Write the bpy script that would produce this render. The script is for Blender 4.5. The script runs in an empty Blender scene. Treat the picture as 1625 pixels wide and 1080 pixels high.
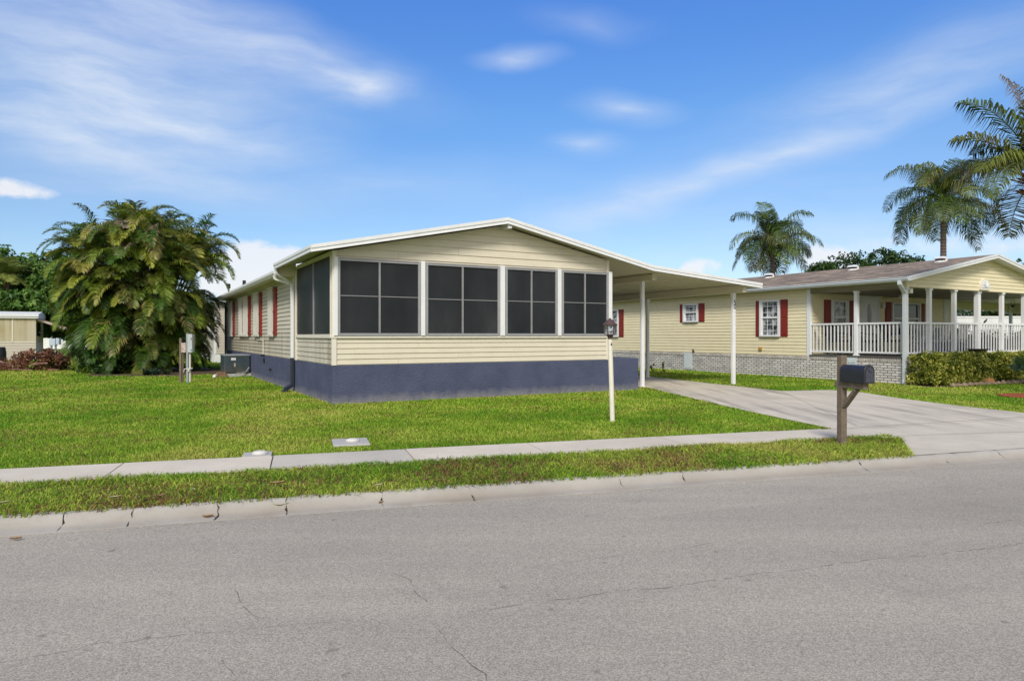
import bpy, bmesh, math, random
import numpy as np
from mathutils import Vector, Matrix
random.seed(7)
RNG = np.random.default_rng(11)
scene = bpy.context.scene
COL = scene.collection
pi = math.pi
R = math.radians

# ------------------------------------------------------------------ frames
F = 1083.3; CX = 812.5; HY = 533.0; H = 1.35       # focal length in photo pixels, principal column, horizon row, eye height
def G(px, py, z=0.0):                               # where a point of the photo's ground stands
    Y = F*(H-z)/(py-HY); return Vector(((px-CX)*Y/F, Y, z))
def AT(px, py, Y):
    return Vector(((px-CX)*Y/F, Y, H+(HY-py)*Y/F))
LA = math.atan2(.4848, .8746)
UX, UY = math.cos(LA), math.sin(LA)
OX, OY = -3.556, 13.54
def L(u, v, z=0.0): return Vector((OX+UX*u-UY*v, OY+UY*u+UX*v, z))
def toL(p): dx, dy = p[0]-OX, p[1]-OY; return (dx*UX+dy*UY, -dx*UY+dy*UX)
def u_of(px, v):                                    # lot u on the plane v = const seen in column px
    r = (px-CX)/F; x0 = OX-UY*v; y0 = OY+UX*v
    return (r*y0-x0)/(UX-r*UY)
def v_of(px, u):
    r = (px-CX)/F; x0 = OX+UX*u; y0 = OY+UY*u
    return (x0-r*y0)/(UY+r*UX)
def z_at(py, u, v):
    return H+(HY-py)*(OY+UY*u+UX*v)/F
SA = R(17.2)
SX, SY = math.cos(SA), math.sin(SA)
def S(s, n, z=0.0): return Vector((SX*s-SY*n, SY*s+SX*n, z))
def toS(p): return (p[0]*SX+p[1]*SY, -p[0]*SY+p[1]*SX)

def s_of(px, n):
    # street abscissa of the column px on the line n = const
    r = (px-CX)/F; return (r*SX*n+SY*n)/(SX-r*SY)
# ------------------------------------------------------------------ materials
MATS = {}
def nodes_of(m):
    m.use_nodes = True; nt = m.node_tree
    b = nt.nodes['Principled BSDF']; return nt, b
def N(nt, t, **kw):
    n = nt.nodes.new(t)
    for k, v in kw.items():
        if hasattr(n, k): setattr(n, k, v)
        else: n.inputs[k].default_value = v
    return n
def lk(nt, a, b): nt.links.new(a, b)
def c4(c): return (c[0], c[1], c[2], 1)
def coord(nt, scale=(1,1,1), rot=(0,0,0), loc=(0,0,0), kind='Object'):
    tc = N(nt, 'ShaderNodeTexCoord'); mp = N(nt, 'ShaderNodeMapping')
    mp.inputs['Scale'].default_value = scale; mp.inputs['Rotation'].default_value = rot; mp.inputs['Location'].default_value = loc
    lk(nt, tc.outputs[kind], mp.inputs['Vector']); return mp.outputs['Vector']
def noise(nt, vec, scale, detail=4, rough=.55, dist=0):
    n = N(nt, 'ShaderNodeTexNoise'); n.inputs['Scale'].default_value = scale; n.inputs['Detail'].default_value = detail
    n.inputs['Roughness'].default_value = rough; n.inputs['Distortion'].default_value = dist
    lk(nt, vec, n.inputs['Vector']); return n.outputs['Fac']
def ramp(nt, fac, stops):
    r = N(nt, 'ShaderNodeValToRGB'); e = r.color_ramp.elements
    while len(e) < len(stops): e.new(.5)
    for i, (p, c) in enumerate(stops):
        e[i].position = p; e[i].color = c4(c) if not isinstance(c, (int, float)) else (c, c, c, 1)
    lk(nt, fac, r.inputs['Fac']); return r.outputs['Color']
def mixc(nt, fac, a, b, mode='MIX'):
    m = N(nt, 'ShaderNodeMix'); m.data_type = 'RGBA'; m.blend_type = mode
    if hasattr(fac, 'links'): lk(nt, fac, m.inputs[0])
    else: m.inputs[0].default_value = fac
    for s, x in ((m.inputs[6], a), (m.inputs[7], b)):
        if hasattr(x, 'links'): lk(nt, x, s)
        else: s.default_value = c4(x)
    return m.outputs[2]
def mathn(nt, op, a, b=0.0, c=0.0, clamp=False):
    m = N(nt, 'ShaderNodeMath'); m.operation = op; m.use_clamp = clamp
    for i, x in enumerate((a, b, c)):
        if hasattr(x, 'links'): lk(nt, x, m.inputs[i])
        else: m.inputs[i].default_value = x
    return m.outputs[0]
def bump(nt, b, fac, strength=.3, dist=.01):
    bp = N(nt, 'ShaderNodeBump'); bp.inputs['Strength'].default_value = strength; bp.inputs['Distance'].default_value = dist
    lk(nt, fac, bp.inputs['Height']); lk(nt, bp.outputs['Normal'], b.inputs['Normal'])
def pm(name, col, rough=.6, var=.1, scale=5, bmp=0, bscale=60, metal=0, spec=.4, dirt=0, dirtcol=(.10,.09,.06), streak=False, bdist=.01):
    if name in MATS: return MATS[name]
    m = bpy.data.materials.new(name); nt, b = nodes_of(m)
    v = coord(nt); f = noise(nt, v, scale, 5)
    hi = tuple(min(1, x*(1+var)) for x in col); lo = tuple(x*(1-var) for x in col)
    c = ramp(nt, f, [(.25, lo), (.75, hi)])
    if dirt:
        vs = coord(nt, (1,1,.12)) if streak else v
        d = noise(nt, vs, 3.1 if not streak else 7, 6, .65)
        k = ramp(nt, d, [(.5, 0), (.82, dirt)])
        c = mixc(nt, k, c, dirtcol)
    lk(nt, c, b.inputs['Base Color']); b.inputs['Roughness'].default_value = rough
    b.inputs['Metallic'].default_value = metal; b.inputs['Specular IOR Level'].default_value = spec
    if bmp: bump(nt, b, noise(nt, v, bscale, 3), bmp, bdist)
    MATS[name] = m; return m

WHITE = pm('white_paint', (.75,.76,.77), .42, .05, 3, dirt=.22, dirtcol=(.42,.41,.36), streak=True)
TRIM = pm('cream_trim', (.72,.68,.59), .5, .05, 3, dirt=.2, dirtcol=(.4,.36,.25))
CEIL = pm('cream_soffit', (.66,.62,.46), .55, .05, 2, dirt=.15, dirtcol=(.4,.36,.22))
ALU = pm('aluminium_frame', (.36,.36,.38), .4, .08, 8, metal=.35)
RED = pm('red_shutter', (.21,.024,.016), .5, .12, 6, dirt=.25, dirtcol=(.13,.03,.02))
PANEL = pm('storm_panel', (.62,.60,.55), .45, .06, 6, dirt=.3, dirtcol=(.33,.31,.26), streak=True)
BLACK = pm('black_metal', (.015,.016,.02), .35, .2, 12)
DARK = pm('dark_void', (.012,.012,.014), .6)
GREYMETAL = pm('grey_metal', (.30,.33,.36), .45, .1, 9, metal=.3, dirt=.3)
WOODG = pm('weathered_wood', (.16,.125,.09), .85, .3, 18, bmp=.5, bscale=45)
BRONZE = pm('bronze_lantern', (.085,.05,.042), .5, .25, 20)
GLASS = pm('window_glass', (.035,.042,.05), .06, .3, 2, spec=.6)
CURTAIN = pm('pale_curtain', (.55,.55,.52), .7, .15, 12)
DIRT = pm('soil', (.10,.065,.04), .95, .35, 9, bmp=.6)
NSIDE = None

def mat_new(name):
    m = bpy.data.materials.new(name); MATS[name] = m; nt, b = nodes_of(m); return m, nt, b

def siding_mat(name, col, stain=0, stainbox=None):
    m, nt, b = mat_new(name)
    v = coord(nt); f = noise(nt, v, 2.2, 4)
    c = ramp(nt, f, [(.3, tuple(x*.93 for x in col)), (.7, col)])
    g = noise(nt, coord(nt, (2,2,9)), 1.6, 6, .7)
    c = mixc(nt, ramp(nt, g, [(.52, 0), (.85, .35)]), c, (.36,.31,.2))
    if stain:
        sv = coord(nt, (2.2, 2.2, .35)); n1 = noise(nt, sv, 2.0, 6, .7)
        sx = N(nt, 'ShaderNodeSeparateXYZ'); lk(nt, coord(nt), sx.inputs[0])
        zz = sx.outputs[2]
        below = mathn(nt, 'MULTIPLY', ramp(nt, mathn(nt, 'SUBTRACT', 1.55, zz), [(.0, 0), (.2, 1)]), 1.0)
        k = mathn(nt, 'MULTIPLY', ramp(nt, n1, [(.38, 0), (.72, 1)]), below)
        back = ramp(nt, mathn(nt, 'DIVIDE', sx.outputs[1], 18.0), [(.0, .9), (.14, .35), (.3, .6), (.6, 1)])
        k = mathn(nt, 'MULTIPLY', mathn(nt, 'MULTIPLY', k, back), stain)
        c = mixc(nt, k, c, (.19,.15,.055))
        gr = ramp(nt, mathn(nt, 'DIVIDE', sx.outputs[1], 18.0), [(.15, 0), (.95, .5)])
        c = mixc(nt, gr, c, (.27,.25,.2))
    lk(nt, c, b.inputs['Base Color']); b.inputs['Roughness'].default_value = .5; b.inputs['Specular IOR Level'].default_value = .3
    return m
SIDE_FRONT = siding_mat('cream_siding', (.68,.625,.50))
SIDE_LEFT = siding_mat('stained_siding', (.60,.56,.47), .9)
SIDE_N = siding_mat('yellow_siding', (.80,.715,.48))
SIDE_B = siding_mat('beige_siding', (.55,.50,.42))

def stucco():
    m, nt, b = mat_new('blue_stucco'); v = coord(nt)
    c = ramp(nt, noise(nt, v, 2.0, 6, .65), [(.25, (.056,.067,.118)), (.5, (.076,.087,.15)), (.75, (.095,.106,.175))])
    sx = N(nt, 'ShaderNodeSeparateXYZ'); lk(nt, v, sx.inputs[0])
    low = ramp(nt, mathn(nt, 'ADD', sx.outputs[2], mathn(nt, 'MULTIPLY', noise(nt, v, 5, 6, .7), .34)), [(.13, 1), (.36, 0)])
    c = mixc(nt, mathn(nt, 'MULTIPLY', low, .55), c, (.36,.34,.32))
    ch = ramp(nt, noise(nt, coord(nt, loc=(3,1,2)), 3.5, 7, .75), [(.70, 0), (.74, .5)])
    c = mixc(nt, ch, c, (.22,.23,.27))
    lk(nt, c, b.inputs['Base Color']); b.inputs['Roughness'].default_value = .75; b.inputs['Specular IOR Level'].default_value = .25
    h = mathn(nt, 'ADD', noise(nt, coord(nt, (1,1,2.2)), 16, 5, .6), mathn(nt, 'MULTIPLY', noise(nt, v, 60, 3), .4))
    bump(nt, b, h, .6, .03); return m
STUCCO = stucco()

def screen():
    m, nt, b = mat_new('dark_screen'); v = coord(nt)
    c = ramp(nt, noise(nt, coord(nt, (1,1,.45)), .9, 4), [(.3, (.008,.010,.012)), (.55, (.020,.023,.027)), (.75, (.040,.043,.046))])  # faint reflection streaks and sheen put into the screen colour as noise
    lk(nt, c, b.inputs['Base Color']); b.inputs['Roughness'].default_value = .42; b.inputs['Specular IOR Level'].default_value = .28
    return m
SCREEN = screen()

def asphalt():
    m, nt, b = mat_new('asphalt'); v = coord(nt)
    vo = N(nt, 'ShaderNodeTexVoronoi'); vo.inputs['Scale'].default_value = 170; lk(nt, v, vo.inputs['Vector'])
    sp = N(nt, 'ShaderNodeSeparateColor'); lk(nt, vo.outputs['Color'], sp.inputs[0])
    fine = noise(nt, v, 120, 3, .7)
    fac = mathn(nt, 'ADD', mathn(nt, 'MULTIPLY', sp.outputs[0], .6), mathn(nt, 'MULTIPLY', fine, .5))
    c = ramp(nt, fac, [(.12, (.22,.198,.16)), (.5, (.385,.348,.282)), (.86, (.55,.50,.412))])
    big = noise(nt, coord(nt, (.5,1.3,1), (0,0,-SA)), .55, 5, .6)
    c = mixc(nt, .55, c, ramp(nt, big, [(.3, (.74,.74,.75)), (.5, (.95,.94,.93)), (.7, (1.08,1.06,1.03))]), 'MULTIPLY')
    st = noise(nt, coord(nt, (.18,2.2,1), (0,0,-SA)), 1.2, 4)
    c = mixc(nt, .5, c, ramp(nt, st, [(.3, (.84,.84,.85)), (.7, (1.05,1.05,1.04))]), 'MULTIPLY')
    lane = noise(nt, coord(nt, (.03,1.0,1), (0,0,-SA)), .9, 3)
    c = mixc(nt, .5, c, ramp(nt, lane, [(.35, (.86,.86,.87)), (.6, (1.06,1.05,1.04))]), 'MULTIPLY')
    pv = N(nt, 'ShaderNodeTexVoronoi'); pv.inputs['Scale'].default_value = .28; lk(nt, coord(nt, (.6,1.6,1), (0,0,-SA)), pv.inputs['Vector'])
    ps = N(nt, 'ShaderNodeSeparateColor'); lk(nt, pv.outputs['Color'], ps.inputs[0])
    c = mixc(nt, .45, c, ramp(nt, ps.outputs[0], [(.2, (.90,.90,.91)), (.8, (1.05,1.05,1.04))]), 'MULTIPLY')
    oil = ramp(nt, noise(nt, coord(nt, (1,1.6,1), (0,0,-SA), (5,3,0)), .8, 6, .7), [(.60, 0), (.78, .35)])
    c = mixc(nt, oil, c, (.17,.16,.15))
    sp2 = ramp(nt, noise(nt, v, 9, 2, .5), [(.71, 0), (.75, .4)])
    c = mixc(nt, sp2, c, (.09,.085,.08))
    lk(nt, c, b.inputs['Base Color']); b.inputs['Roughness'].default_value = .9; b.inputs['Specular IOR Level'].default_value = .2
    bump(nt, b, fac, .55, .006); return m
ASPH = asphalt()

def concrete(name, col, tire=False, grime=.35, low=False):
    m, nt, b = mat_new(name); v = coord(nt)
    c = ramp(nt, noise(nt, v, .9, 6, .6), [(.3, tuple(x*.84 for x in col)), (.7, tuple(min(1, x*1.06) for x in col))])
    g = ramp(nt, noise(nt, v, 5, 7, .72), [(.5, 0), (.8, grime)])
    c = mixc(nt, g, c, (.30,.26,.21))
    sp = noise(nt, v, 90, 3, .7)
    c = mixc(nt, .35, c, ramp(nt, sp, [(.3, (.78,.78,.78)), (.7, (1.1,1.1,1.1))]), 'MULTIPLY')
    if tire:
        a = math.atan2(.62, -.2)
        t = noise(nt, coord(nt, (2.6,.16,1), (0,0,R(26))), 1.5, 6, .65)
        mask = noise(nt, coord(nt, loc=(3.1,2.2,0)), .33, 3)
        sx = N(nt, 'ShaderNodeSeparateXYZ'); lk(nt, v, sx.inputs[0])
        far = ramp(nt, mathn(nt, 'MULTIPLY', mathn(nt, 'SUBTRACT', sx.outputs[1], mathn(nt, 'MULTIPLY', sx.outputs[0], .3)), .05), [(.36, 0), (.48, 1)])
        k = mathn(nt, 'MULTIPLY', ramp(nt, t, [(.46, 0), (.66, 1)]), ramp(nt, mask, [(.36, .1), (.55, 1)]))
        k = mathn(nt, 'MULTIPLY', k, mathn(nt, 'MULTIPLY', far, .62))
        c = mixc(nt, k, c, (.17,.155,.14))
    if low:
        sz = N(nt, 'ShaderNodeSeparateXYZ'); lk(nt, v, sz.inputs[0])
        zz = mathn(nt, 'ADD', sz.outputs[2], mathn(nt, 'MULTIPLY', mathn(nt, 'SUBTRACT', noise(nt, v, 2.5, 5), .5), .05))
        band = ramp(nt, mathn(nt, 'MULTIPLY', mathn(nt, 'ADD', zz, .11), 8.0), [(.03, .1), (.16, .6), (.38, .45), (.72, 0)])
        c = mixc(nt, mathn(nt, 'MULTIPLY', band, ramp(nt, noise(nt, v, 1.1, 4), [(.35, .35), (.65, 1)])), c, (.25,.20,.14))
    lk(nt, c, b.inputs['Base Color']); b.inputs['Roughness'].default_value = .88; b.inputs['Specular IOR Level'].default_value = .2
    bump(nt, b, sp, .3, .004); return m
CONC = concrete('sidewalk_concrete', (.63,.565,.455), grime=.25)
CONC2 = concrete('older_sidewalk_concrete', (.54,.50,.42), grime=.3)
DRIVE = concrete('driveway_concrete', (.60,.54,.435), True, .26)
KERBM = concrete('kerb_concrete', (.40,.382,.345), grime=.7, low=True)
SLAB = concrete('utility_slab', (.44,.43,.40), grime=.25)
JOINT = pm('joint_dirt', (.13,.11,.085), .95, .3, 20)

def ground_mat():
    m, nt, b = mat_new('lawn_soil'); v = coord(nt)
    a = noise(nt, v, .35, 5, .6); f = noise(nt, v, 22, 5, .75)
    c = ramp(nt, a, [(.3, (.14,.21,.016)), (.55, (.18,.235,.022)), (.75, (.22,.22,.04))])
    c = mixc(nt, .8, c, ramp(nt, f, [(.25, (.3,.35,.3)), (.7, (1.25,1.2,1.1))]), 'MULTIPLY')
    lk(nt, c, b.inputs['Base Color']); b.inputs['Roughness'].default_value = .95; b.inputs['Specular IOR Level'].default_value = .1
    bump(nt, b, f, .8, .05); return m
GROUND = ground_mat()

def tint_mat(name, trans=.25, rough=.5, spec=.25):
    m, nt, b = mat_new(name)
    at = N(nt, 'ShaderNodeAttribute'); at.attribute_name = 'tint'
    lk(nt, at.outputs['Color'], b.inputs['Base Color']); b.inputs['Roughness'].default_value = rough; b.inputs['Specular IOR Level'].default_value = spec
    if trans:
        t = N(nt, 'ShaderNodeBsdfTranslucent'); lk(nt, at.outputs['Color'], t.inputs['Color'])
        mx = N(nt, 'ShaderNodeMixShader'); mx.inputs[0].default_value = trans
        lk(nt, b.outputs[0], mx.inputs[1]); lk(nt, t.outputs[0], mx.inputs[2])
        lk(nt, mx.outputs[0], nt.nodes['Material Output'].inputs['Surface'])
    return m
LEAF = tint_mat('leaf', .28, .45, .3)
GRASSM = tint_mat('grass_blade', .3, .6, .15)
BARK = pm('bark', (.13,.10,.075), .95, .4, 14, bmp=.8, bscale=25, bdist=.03)
PALMBARK = None
def palmbark():
    m, nt, b = mat_new('palm_bark'); v = coord(nt)
    w = N(nt, 'ShaderNodeTexWave'); w.wave_type = 'BANDS'; w.bands_direction = 'Z'; w.inputs['Scale'].default_value = 2.2; w.inputs['Distortion'].default_value = 2.0
    lk(nt, v, w.inputs['Vector'])
    c = ramp(nt, w.outputs['Fac'], [(.0, (.10,.075,.06)), (.3, (.22,.17,.14)), (1, (.26,.21,.18))])
    lk(nt, c, b.inputs['Base Color']); b.inputs['Roughness'].default_value = .9; return m
PALMBARK = palmbark()

def shingles():
    m, nt, b = mat_new('brown_shingles')
    sx = N(nt, 'ShaderNodeSeparateXYZ'); lk(nt, coord(nt), sx.inputs[0])
    cb = N(nt, 'ShaderNodeCombineXYZ'); lk(nt, sx.outputs[1], cb.inputs[0]); lk(nt, sx.outputs[0], cb.inputs[1])
    br = N(nt, 'ShaderNodeTexBrick'); br.offset = .37; br.inputs['Scale'].default_value = 1
    br.inputs['Brick Width'].default_value = .42; br.inputs['Row Height'].default_value = .17; br.inputs['Mortar Size'].default_value = .007
    br.inputs['Color1'].default_value = (.34,.272,.205,1); br.inputs['Color2'].default_value = (.155,.126,.10,1); br.inputs['Mortar'].default_value = (.07,.05,.045,1)
    br.inputs['Bias'].default_value = .0
    lk(nt, cb.outputs[0], br.inputs['Vector'])
    c = mixc(nt, .95, br.outputs['Color'], ramp(nt, noise(nt, coord(nt, (4.5,1.3,1)), 1.7, 6, .75), [(.32, (.50,.48,.48)), (.5, (1.0,1.0,1.0)), (.68, (1.75,1.65,1.55))]), 'MULTIPLY')
    c = mixc(nt, .5, c, ramp(nt, noise(nt, coord(nt), 50, 3, .7), [(.3, (.6,.6,.6)), (.7, (1.3,1.3,1.3))]), 'MULTIPLY')
    lk(nt, c, b.inputs['Base Color']); b.inputs['Roughness'].default_value = .92; b.inputs['Specular IOR Level'].default_value = .15
    bump(nt, b, br.outputs['Fac'], -.5, .01); return m
SHINGLE = shingles()

def brick():
    m, nt, b = mat_new('whitewashed_brick')
    sx = N(nt, 'ShaderNodeSeparateXYZ'); lk(nt, coord(nt), sx.inputs[0])
    cb = N(nt, 'ShaderNodeCombineXYZ')
    lk(nt, mathn(nt, 'ADD', sx.outputs[0], sx.outputs[1]), cb.inputs[0]); lk(nt, sx.outputs[2], cb.inputs[1])
    br = N(nt, 'ShaderNodeTexBrick'); br.inputs['Scale'].default_value = 1; br.offset = .5
    br.inputs['Brick Width'].default_value = .225; br.inputs['Row Height'].default_value = .072; br.inputs['Mortar Size'].default_value = .010
    br.inputs['Color1'].default_value = (.76,.73,.69,1); br.inputs['Color2'].default_value = (.58,.56,.54,1); br.inputs['Mortar'].default_value = (.085,.075,.07,1)
    lk(nt, cb.outputs[0], br.inputs['Vector'])
    g = ramp(nt, noise(nt, coord(nt, (1.1,1.1,2)), 2.2, 7, .72), [(.45, 0), (.72, .75)])
    back = ramp(nt, mathn(nt, 'DIVIDE', sx.outputs[1], 14.0), [(.15, .25), (.5, 1)])
    c = mixc(nt, mathn(nt, 'MULTIPLY', g, back), br.outputs['Color'], (.13,.115,.11))
    lk(nt, c, b.inputs['Base Color']); b.inputs['Roughness'].default_value = .85
    bump(nt, b, br.outputs['Fac'], -.7, .012); return m
BRICK = brick()
def shedwall():
    m, nt, b = mat_new('stained_panel_wall')
    st = noise(nt, coord(nt, (3.5,3.5,.12)), 1.5, 5, .65); n2 = noise(nt, coord(nt), .45, 4)
    c = ramp(nt, st, [(.3, (.50,.45,.33)), (.48, (.42,.36,.2)), (.7, (.24,.19,.06))])
    c = mixc(nt, ramp(nt, n2, [(.35, 0), (.65, .75)]), c, (.52,.48,.38))
    lk(nt, c, b.inputs['Base Color']); b.inputs['Roughness'].default_value = .6; return m
SHEDW = shedwall()

# ------------------------------------------------------------------ mesh builder
class MB:
    def __init__(s): s.v = []; s.f = []; s.mi = []; s.t = None
    def add(s, vs, fs, mi=0):
        b = len(s.v); s.v += [tuple(x) for x in vs]
        for f in fs: s.f.append(tuple(b+i for i in f)); s.mi.append(mi)
    def hexa(s, p, mi=0):      # 8 points: 0-3 bottom ring, 4-7 top ring
        s.add(p, [(0,3,2,1),(4,5,6,7),(0,1,5,4),(1,2,6,5),(2,3,7,6),(3,0,4,7)], mi)
    def box(s, x0, x1, y0, y1, z0, z1, mi=0):
        s.hexa([(x0,y0,z0),(x1,y0,z0),(x1,y1,z0),(x0,y1,z0),(x0,y0,z1),(x1,y0,z1),(x1,y1,z1),(x0,y1,z1)], mi)
    def rbox(s, c, ax, ay, az, mi=0):   # centre and three half-axis vectors
        c = Vector(c); ax, ay, az = Vector(ax), Vector(ay), Vector(az)
        s.hexa([c-ax-ay-az, c+ax-ay-az, c+ax+ay-az, c-ax+ay-az, c-ax-ay+az, c+ax-ay+az, c+ax+ay+az, c-ax+ay+az], mi)
    def bar(s, a, b, w, h, up=(0,0,1), mi=0):
        a, b = Vector(a), Vector(b); d = (b-a).normalized(); up = Vector(up)
        sd = d.cross(up)
        if sd.length < 1e-4: sd = d.cross(Vector((1,0,0)))
        sd.normalize(); up = sd.cross(d).normalized()
        s.rbox((a+b)/2, sd*w/2, (b-a)/2, up*h/2, mi)
    def prism(s, poly, d0, d1, place, mi=0):     # polygon of (a, z) pushed along a depth; place(a, depth, z) -> point
        n = len(poly); vs = [place(a, d0, z) for a, z in poly]+[place(a, d1, z) for a, z in poly]
        fs = [tuple(range(n)), tuple(range(2*n-1, n-1, -1))]+[(i, n+i, n+(i+1) % n, (i+1) % n) for i in range(n)]
        s.add(vs, fs, mi)
    def tube(s, pts, rad, k=8, mi=0, cap=True):
        pts = [Vector(p) for p in pts]; n = len(pts)
        if not hasattr(rad, '__len__'): rad = [rad]*n
        vs = []; prev = None
        for i, p in enumerate(pts):
            d = (pts[min(i+1, n-1)]-pts[max(i-1, 0)]).normalized()
            a = prev if prev is not None else (Vector((0,0,1)) if abs(d.z) < .9 else Vector((1,0,0)))
            a = (a-d*a.dot(d)).normalized(); prev = a; b = d.cross(a)
            for j in range(k):
                t = 2*pi*j/k; vs.append(p+(a*math.cos(t)+b*math.sin(t))*rad[i])
        fs = [(i*k+j, i*k+(j+1) % k, (i+1)*k+(j+1) % k, (i+1)*k+j) for i in range(n-1) for j in range(k)]
        if cap: fs += [tuple(range(k-1, -1, -1)), tuple((n-1)*k+j for j in range(k))]
        s.add(vs, fs, mi)
    def lathe(s, c, prof, k=16, mi=0):
        c = Vector(c); n = len(prof); vs = []
        for r, z in prof:
            for j in range(k):
                t = 2*pi*j/k; vs.append((c.x+r*math.cos(t), c.y+r*math.sin(t), c.z+z))
        fs = [(i*k+j, i*k+(j+1) % k, (i+1)*k+(j+1) % k, (i+1)*k+j) for i in range(n-1) for j in range(k)]
        fs += [tuple(range(k-1, -1, -1)), tuple((n-1)*k+j for j in range(k))]
        s.add(vs, fs, mi)
OFF = {}
def empty(name, loc, rz=0.0):
    o = bpy.data.objects.new(name, None); COL.objects.link(o); o.location = loc; o.rotation_euler = (0,0,rz)
    o.empty_display_size = .2
    return o
def tag(o, label, cat, group=None, kind=None):
    if label: o['label'] = label
    if cat: o['category'] = cat
    if group: o['group'] = group
    if kind: o['kind'] = kind
    return o
def lot_thing(name, label, cat, u, v, z=0.0, group=None):
    o = empty(name, L(u, v, z), LA); OFF[o.name] = Vector((u, v, z)); return tag(o, label, cat, group)
def thing(name, label, cat, loc, group=None):
    o = empty(name, loc); OFF[o.name] = Vector(loc); return tag(o, label, cat, group)
def build(mb, name, mats, parent=None, smooth=False, bevel=0, label=None):
    off = OFF.get(parent.name, Vector((0,0,0))) if parent else Vector((0,0,0))
    me = bpy.data.meshes.new(name)
    me.from_pydata([(x-off.x, y-off.y, z-off.z) for x, y, z in mb.v], [], mb.f)
    for m in (mats if isinstance(mats, (list, tuple)) else [mats]): me.materials.append(m)
    me.polygons.foreach_set('material_index', mb.mi)
    if mb.t is not None:
        a = me.color_attributes.new('tint', 'FLOAT_COLOR', 'POINT'); a.data.foreach_set('color', np.asarray(mb.t, dtype=np.float32).ravel())
    me.validate(); me.update()
    if smooth:
        me.shade_smooth()
        try: me.set_sharp_from_angle(angle=R(40))
        except Exception: pass
    o = bpy.data.objects.new(name, me); COL.objects.link(o)
    if parent: o.parent = parent; OFF[o.name] = off
    if bevel:
        md = o.modifiers.new('Bevel', 'BEVEL'); md.width = bevel; md.segments = 2; md.limit_method = 'ANGLE'
    if label: o['label'] = label
    return o
def fast(name, V, Fq, tint, mat, parent=None):   # numpy arrays: verts, faces (list of arrays with equal corner count)
    off = OFF.get(parent.name, Vector((0,0,0))) if parent else Vector((0,0,0))
    me = bpy.data.meshes.new(name); V = np.asarray(V, dtype=np.float32)-np.array(off, dtype=np.float32)
    loops = np.concatenate([f.ravel() for f in Fq]).astype(np.int32)
    tot = np.concatenate([np.full(len(f), f.shape[1]) for f in Fq]); start = np.concatenate([[0], np.cumsum(tot)[:-1]]).astype(np.int32)
    me.vertices.add(len(V)); me.vertices.foreach_set('co', V.ravel())
    me.loops.add(len(loops)); me.loops.foreach_set('vertex_index', loops)
    me.polygons.add(len(tot)); me.polygons.foreach_set('loop_start', start)
    me.update(calc_edges=True)
    a = me.color_attributes.new('tint', 'FLOAT_COLOR', 'POINT')
    T = np.ones((len(V), 4), dtype=np.float32); T[:, :3] = tint; a.data.foreach_set('color', T.ravel())
    me.materials.append(mat)
    o = bpy.data.objects.new(name, me); COL.objects.link(o)
    if parent: o.parent = parent; OFF[o.name] = off
    return o

def clipx(poly, z):
    xs = []
    n = len(poly)
    for i in range(n):
        (a0, z0), (a1, z1) = poly[i], poly[(i+1) % n]
        if (z0 <= z < z1) or (z1 <= z < z0): xs.append(a0+(a1-a0)*(z-z0)/(z1-z0))
    return (min(xs), max(xs)) if len(xs) >= 2 else None
def lap(mb, poly, h, place, z0=None, holes=(), groove=.016, out0=.020, out1=.007):
    """lap siding: place(a, out, z) -> point; every course a slanted board proud of the wall with an open groove under it"""
    zs = [p[1] for p in poly]; zb = min(zs) if z0 is None else z0; zt = max(zs); k = 0
    while zb+k*h < zt-1e-4:
        c0 = zb+k*h; c1 = min(c0+h, zt); k += 1
        cuts = sorted({c0+groove, c1}|{z for ho in holes for z in (ho[2], ho[3]) if c0+groove+.004 < z < c1-.004})
        for i in range(len(cuts)-1):
            b, t = cuts[i], cuts[i+1]
            ib = clipx(poly, b+1e-5); it = clipx(poly, t-1e-5)
            if ib is None: continue
            if it is None: it = ((ib[0]+ib[1])/2,)*2
            segs = [(ib[0], ib[1], it[0], it[1])]
            for ho in holes:
                if ho[2] < (b+t)/2 < ho[3]:
                    ns = []
                    for s0, s1, t0, t1 in segs:
                        if ho[1] <= s0 or ho[0] >= s1: ns.append((s0, s1, t0, t1)); continue
                        if ho[0] > s0: ns.append((s0, ho[0], t0, ho[0]))
                        if ho[1] < s1: ns.append((ho[1], s1, ho[1], t1))
                    segs = ns
            fb = out0-(out0-out1)*(b-c0)/h; ft = out0-(out0-out1)*(t-c0)/h
            for s0, s1, t0, t1 in segs:
                if s1-s0 < .004: continue
                sh = (k*1.37) % 3.66; js = [sh+3.66*m for m in range(-2, 8) if s0+.3 < sh+3.66*m < s1-.3 and max(s0, t0) < sh+3.66*m < min(s1, t1)]
                if js:
                    cs = [(s0, t0)]+[(j, j) for j in js]+[(s1, t1)]
                    for qi in range(len(cs)-1):
                        (a0, b0), (a1, b1) = cs[qi], cs[qi+1]; e_ = .002*(qi % 2); g_ = .003 if qi < len(cs)-2 else 0
                        mb.hexa([place(a0,fb+e_,b), place(a1-g_,fb+e_,b), place(a1-g_,-.002,b), place(a0,-.002,b), place(b0,ft+e_,t), place(b1-g_,ft+e_,t), place(b1-g_,-.002,t), place(b0,-.002,t)])
                    continue
                mb.hexa([place(s0,fb,b), place(s1,fb,b), place(s1,-.002,b), place(s0,-.002,b),
                         place(t0,ft,t), place(t1,ft,t), place(t1,-.002,t), place(t0,-.002,t)])

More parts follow.
